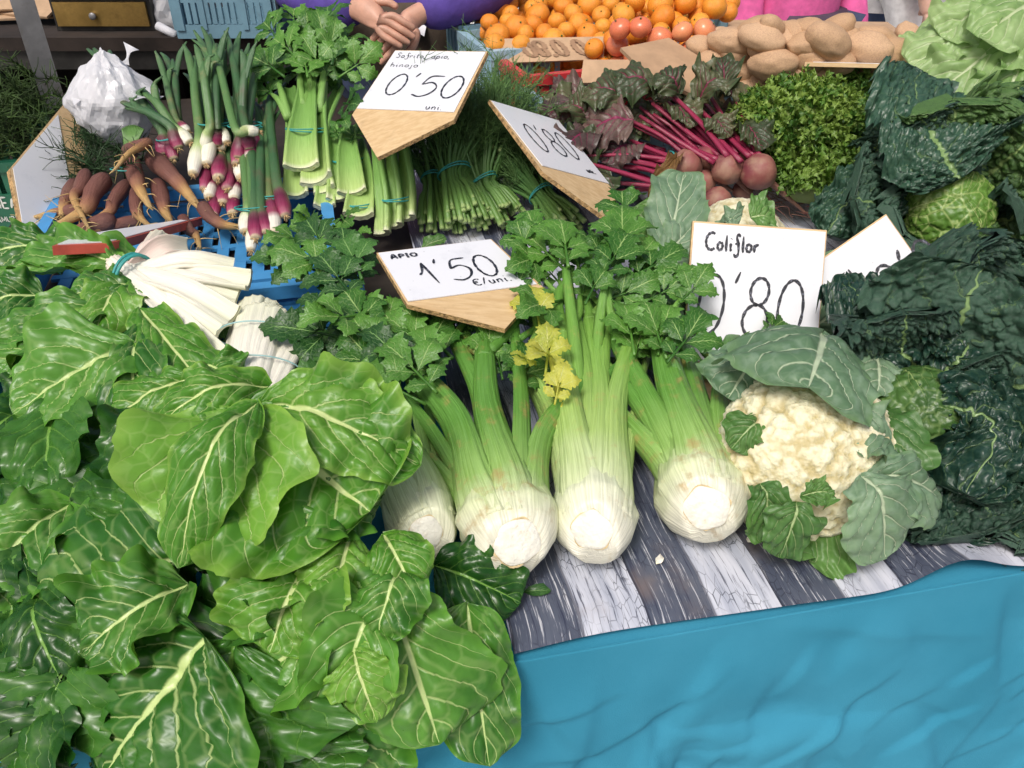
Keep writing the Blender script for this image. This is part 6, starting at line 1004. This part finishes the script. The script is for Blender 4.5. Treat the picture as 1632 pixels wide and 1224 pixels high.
def person(label, base, yaw, arms, legs, jacket, trousers, skin='skin', h=1.70, sleeve=True, hair='hair', lean=0., skirt=None, top=None):
    """arms: for each side (elbow, wrist, knuckle) in the person's frame; legs: for each side (knee, ankle)"""
    t = thing('person', label, 'person', base); Rm = rotz(yaw); base = np.asarray(base, float); s = h / 1.7
    W = lambda x, y, z: base + Rm @ (A(x, y - lean * z * .1, z) * s)
    J, Rd, E = {}, {}, []
    def jt(n, p, r, to=None):
        J[n] = p; Rd[n] = tuple(np.array(r) * s) if isinstance(r, tuple) else r * s
        if to: E.append((to, n))
    jt('pelvis', W(0, 0, .95), (.15, .11)); jt('waist', W(0, 0, 1.10), (.13, .10), 'pelvis'); jt('chest', W(0, 0, 1.28), (.155, .115), 'waist'); jt('collar', W(0, .01, 1.40), (.10, .08), 'chest'); jt('neck', W(0, 0, 1.47), .052, 'collar'); jt('jaw', W(0, -.02, 1.54), (.065, .07), 'neck'); jt('head', W(0, -.005, 1.61), (.078, .092), 'jaw'); jt('crown', W(0, .005, 1.67), (.06, .07), 'head')
    for sx, sd_ in ((-1, 'l'), (1, 'r')):
        kn, an = legs[sd_]; jt('hip' + sd_, W(sx * .10, 0, .88), .092, 'pelvis'); jt('knee' + sd_, W(*kn), .062, 'hip' + sd_); jt('ankle' + sd_, W(*an), .042, 'knee' + sd_); jt('toe' + sd_, W(an[0] + sx * .02, an[1] - .15, .03), .034, 'ankle' + sd_)
        el, wr, kc = arms[sd_]; jt('shoulder' + sd_, W(sx * .185, .0, 1.39), .062, 'collar'); jt('elbow' + sd_, W(*el), .043, 'shoulder' + sd_); jt('wrist' + sd_, W(*wr), (.027, .027), 'elbow' + sd_)
        wv, kv, ev = A(*wr), A(*kc), A(*el); d = nrm(kv - wv); sdv = nrm(np.cross(d, A(0, -1, .35))); fl = np.cross(sdv, d)
        jt('palm' + sd_, W(*(wv + (kv - wv) * .55)), (.036, .017), 'wrist' + sd_)
        curl = (.5, .75)
        for q, (off, ln) in enumerate(((-.030, .070), (-.011, .080), (.009, .076), (.027, .062))):
            k0 = kv + sdv * off * .95; jt('k%d' % q + sd_, W(*k0), .0105, 'palm' + sd_); k1_ = k0 + nrm(d - fl * .35) * ln * .5; jt('m%d' % q + sd_, W(*k1_), .0092, 'k%d' % q + sd_); k2_ = k1_ + nrm(d - fl * .95) * ln * .45; jt('t%d' % q + sd_, W(*k2_), .0080, 'm%d' % q + sd_)
        th0 = wv + (kv - wv) * .35 - sdv * .034; jt('h0' + sd_, W(*th0), .013, 'palm' + sd_); th1 = th0 + nrm(d - sdv * .6 - fl * .3) * .035; jt('h1' + sd_, W(*th1), .0105, 'h0' + sd_); jt('h2' + sd_, W(*(th1 + nrm(d - fl * .5) * .028)), .009, 'h1' + sd_)
    skin_mesh('body', J, E, Rd, M[skin], t)
    def wear(name, keys, grow, mat, ends={}):
        jj = {k: J[k] for k in keys}; rr = {}
        for k in keys: q = Rd[k]; q = q if isinstance(q, tuple) else (q, q); rr[k] = (q[0] + grow, q[1] + grow)
        for k, p in ends.items(): jj[k] = J[k] * (1 - p[0]) + J[p[1]] * p[0]
        return skin_mesh(name, jj, [e for e in E if e[0] in keys and e[1] in keys], rr, M[mat], t)
    wear('jacket', ['pelvis', 'waist', 'chest', 'collar'] + [a + b for b in 'lr' for a in ('shoulder', 'elbow', 'wrist')], .03, jacket, {'wristl': (-.02, 'elbowl'), 'wristr': (-.02, 'elbowr')})
    b = MB(); b.tube([W(0, 0, .90), W(0, 0, 1.0), W(0, 0, 1.25), W(0, .005, 1.38), W(0, .01, 1.45)], [.185 * s, .185 * s, .195 * s, .17 * s, .075 * s], 16, 24, flat=.72, up=(Rm @ A(0, 1, 0)), sm=True); b.build('jacket_body', M[jacket], t)
    wear('trousers', ['pelvis'] + [a + b for b in 'lr' for a in ('hip', 'knee', 'ankle')], .021, trousers)
    for b in 'lr': skin_mesh('shoe', {'heel': J['ankle' + b] - A(0, 0, .03), 'toe': J['toe' + b]}, [('heel', 'toe')], {'heel': (.05, .05), 'toe': (.045, .035)}, M['shoe_leather'], t)
    V, F = ico(4); hc = W(0, .02, 1.635); V = V * (1 + .05 * vnoise(V[:, 0] * 5, V[:, 1] * 5, V[:, 2] * 5, 3))[:, None]; keep = [f for f in F.tolist() if np.mean([(Rm.T @ V[i])[1] * .8 + V[i][2] for i in f]) > -.15]; b = MB(); b.add(hc + V * A(.093, .105, .10) * s, keep); b.build('hair', M[hair], t)
    f = W(0, -.10, 1.60); b = MB()
    for sx in (-1, 1): vv, ff = ico(2); b.add(W(sx * .03, -.092, 1.615) + vv * .011, ff)
    b.build('eyes', M['shoe_leather'], t); b = MB(); b.tube([W(0, -.09, 1.62), W(0, -.115, 1.585), W(0, -.095, 1.575)], [.008, .014, .010], 8, 8); b.build('nose', M[skin], t); b = MB(); b.tube([W(-.025, -.085, 1.55), W(0, -.095, 1.548), W(.025, -.085, 1.55)], [.003, .006, .003], 8, 6); b.build('mouth', M['pink_cloth'], t)
    if skirt: b = MB(); b.tube([W(0, 0, .98), W(0, 0, .8), W(0, 0, .5)], [.20 * s, .23 * s, .26 * s], 8, 20, flat=.75, up=(0, 1, 0)); b.build('skirt', M[skirt], t)
    if top: b = MB(); b.tube([W(0, -.02, 1.12), W(0, -.02, .8), W(0, -.02, .42)], [.17 * s, .19 * s, .2 * s], 8, 20, flat=.7, up=(0, 1, 0)); b.build('apron', M[top], t)
    return t
SL = {'l': ((-.11, -.01, .5), (-.11, .02, .08)), 'r': ((.11, -.01, .5), (.11, .02, .08))}
Hn = PZ(618, 42, 1.10); fx, fy = float(Hn[0]) , float(Hn[1]) + .33
# the seller stands behind the stall facing us, hands held together in front
hz = 1.10
person('person in a purple sweater behind the stall holding both hands together', A(fx, fy, 0), 0., {'l': ((-.30, -.10, 1.14), (-.075, -.30, hz + .035), (.0, -.345, hz + .005)), 'r': ((.30, -.12, 1.16), (.075, -.27, hz + .02), (.0, -.315, hz - .03))}, SL, 'purple_knit', 'dark_jeans', top='brown_apron')
# passers-by beyond the stall
def at(u, v, z): p = PZ(u, v, z); return A(p[0], p[1], 0)
hang = lambda sx, f=0.: ((sx * .24, .03, 1.12), (sx * .26, -.05 - f, .87), (sx * .26, -.08 - f, .79))
person('person with a bright pink jacket and dark skirt walking past beyond the potatoes', at(1268, 15, .93), R_(25), {'l': hang(-1), 'r': hang(1, .03)}, SL, 'pink_cloth', 'dark_jeans', 'skin_light', 1.62, skirt='dark_skirt')
person('person in white cotton trousers and dark jacket crossing beyond the potatoes', at(1425, 40, .72), R_(75), {'l': hang(-1), 'r': hang(1)}, {'l': ((-.10, -.12, .5), (-.10, -.06, .08)), 'r': ((.10, .10, .5), (.10, .22, .10))}, 'dark_jeans', 'white_cotton', 'skin_light', 1.74)
person('person in jeans and a grey shirt walking right behind the potato heap', at(1375, 50, .65), R_(85), {'l': hang(-1), 'r': hang(1)}, {'l': ((-.09, -.10, .5), (-.09, -.04, .08)), 'r': ((.09, .08, .5), (.09, .2, .09))}, 'grey_cloth', 'jeans', 'skin_light', 1.72)
person('person in navy trousers in mid stride near the lettuce', at(1505, 30, .70) + A(.1, .6, 0), R_(80), {'l': hang(-1), 'r': hang(1)}, {'l': ((-.10, -.22, .5), (-.10, -.26, .09)), 'r': ((.10, .16, .5), (.10, .34, .12))}, 'white_cotton', 'jeans', 'skin_light', 1.75)
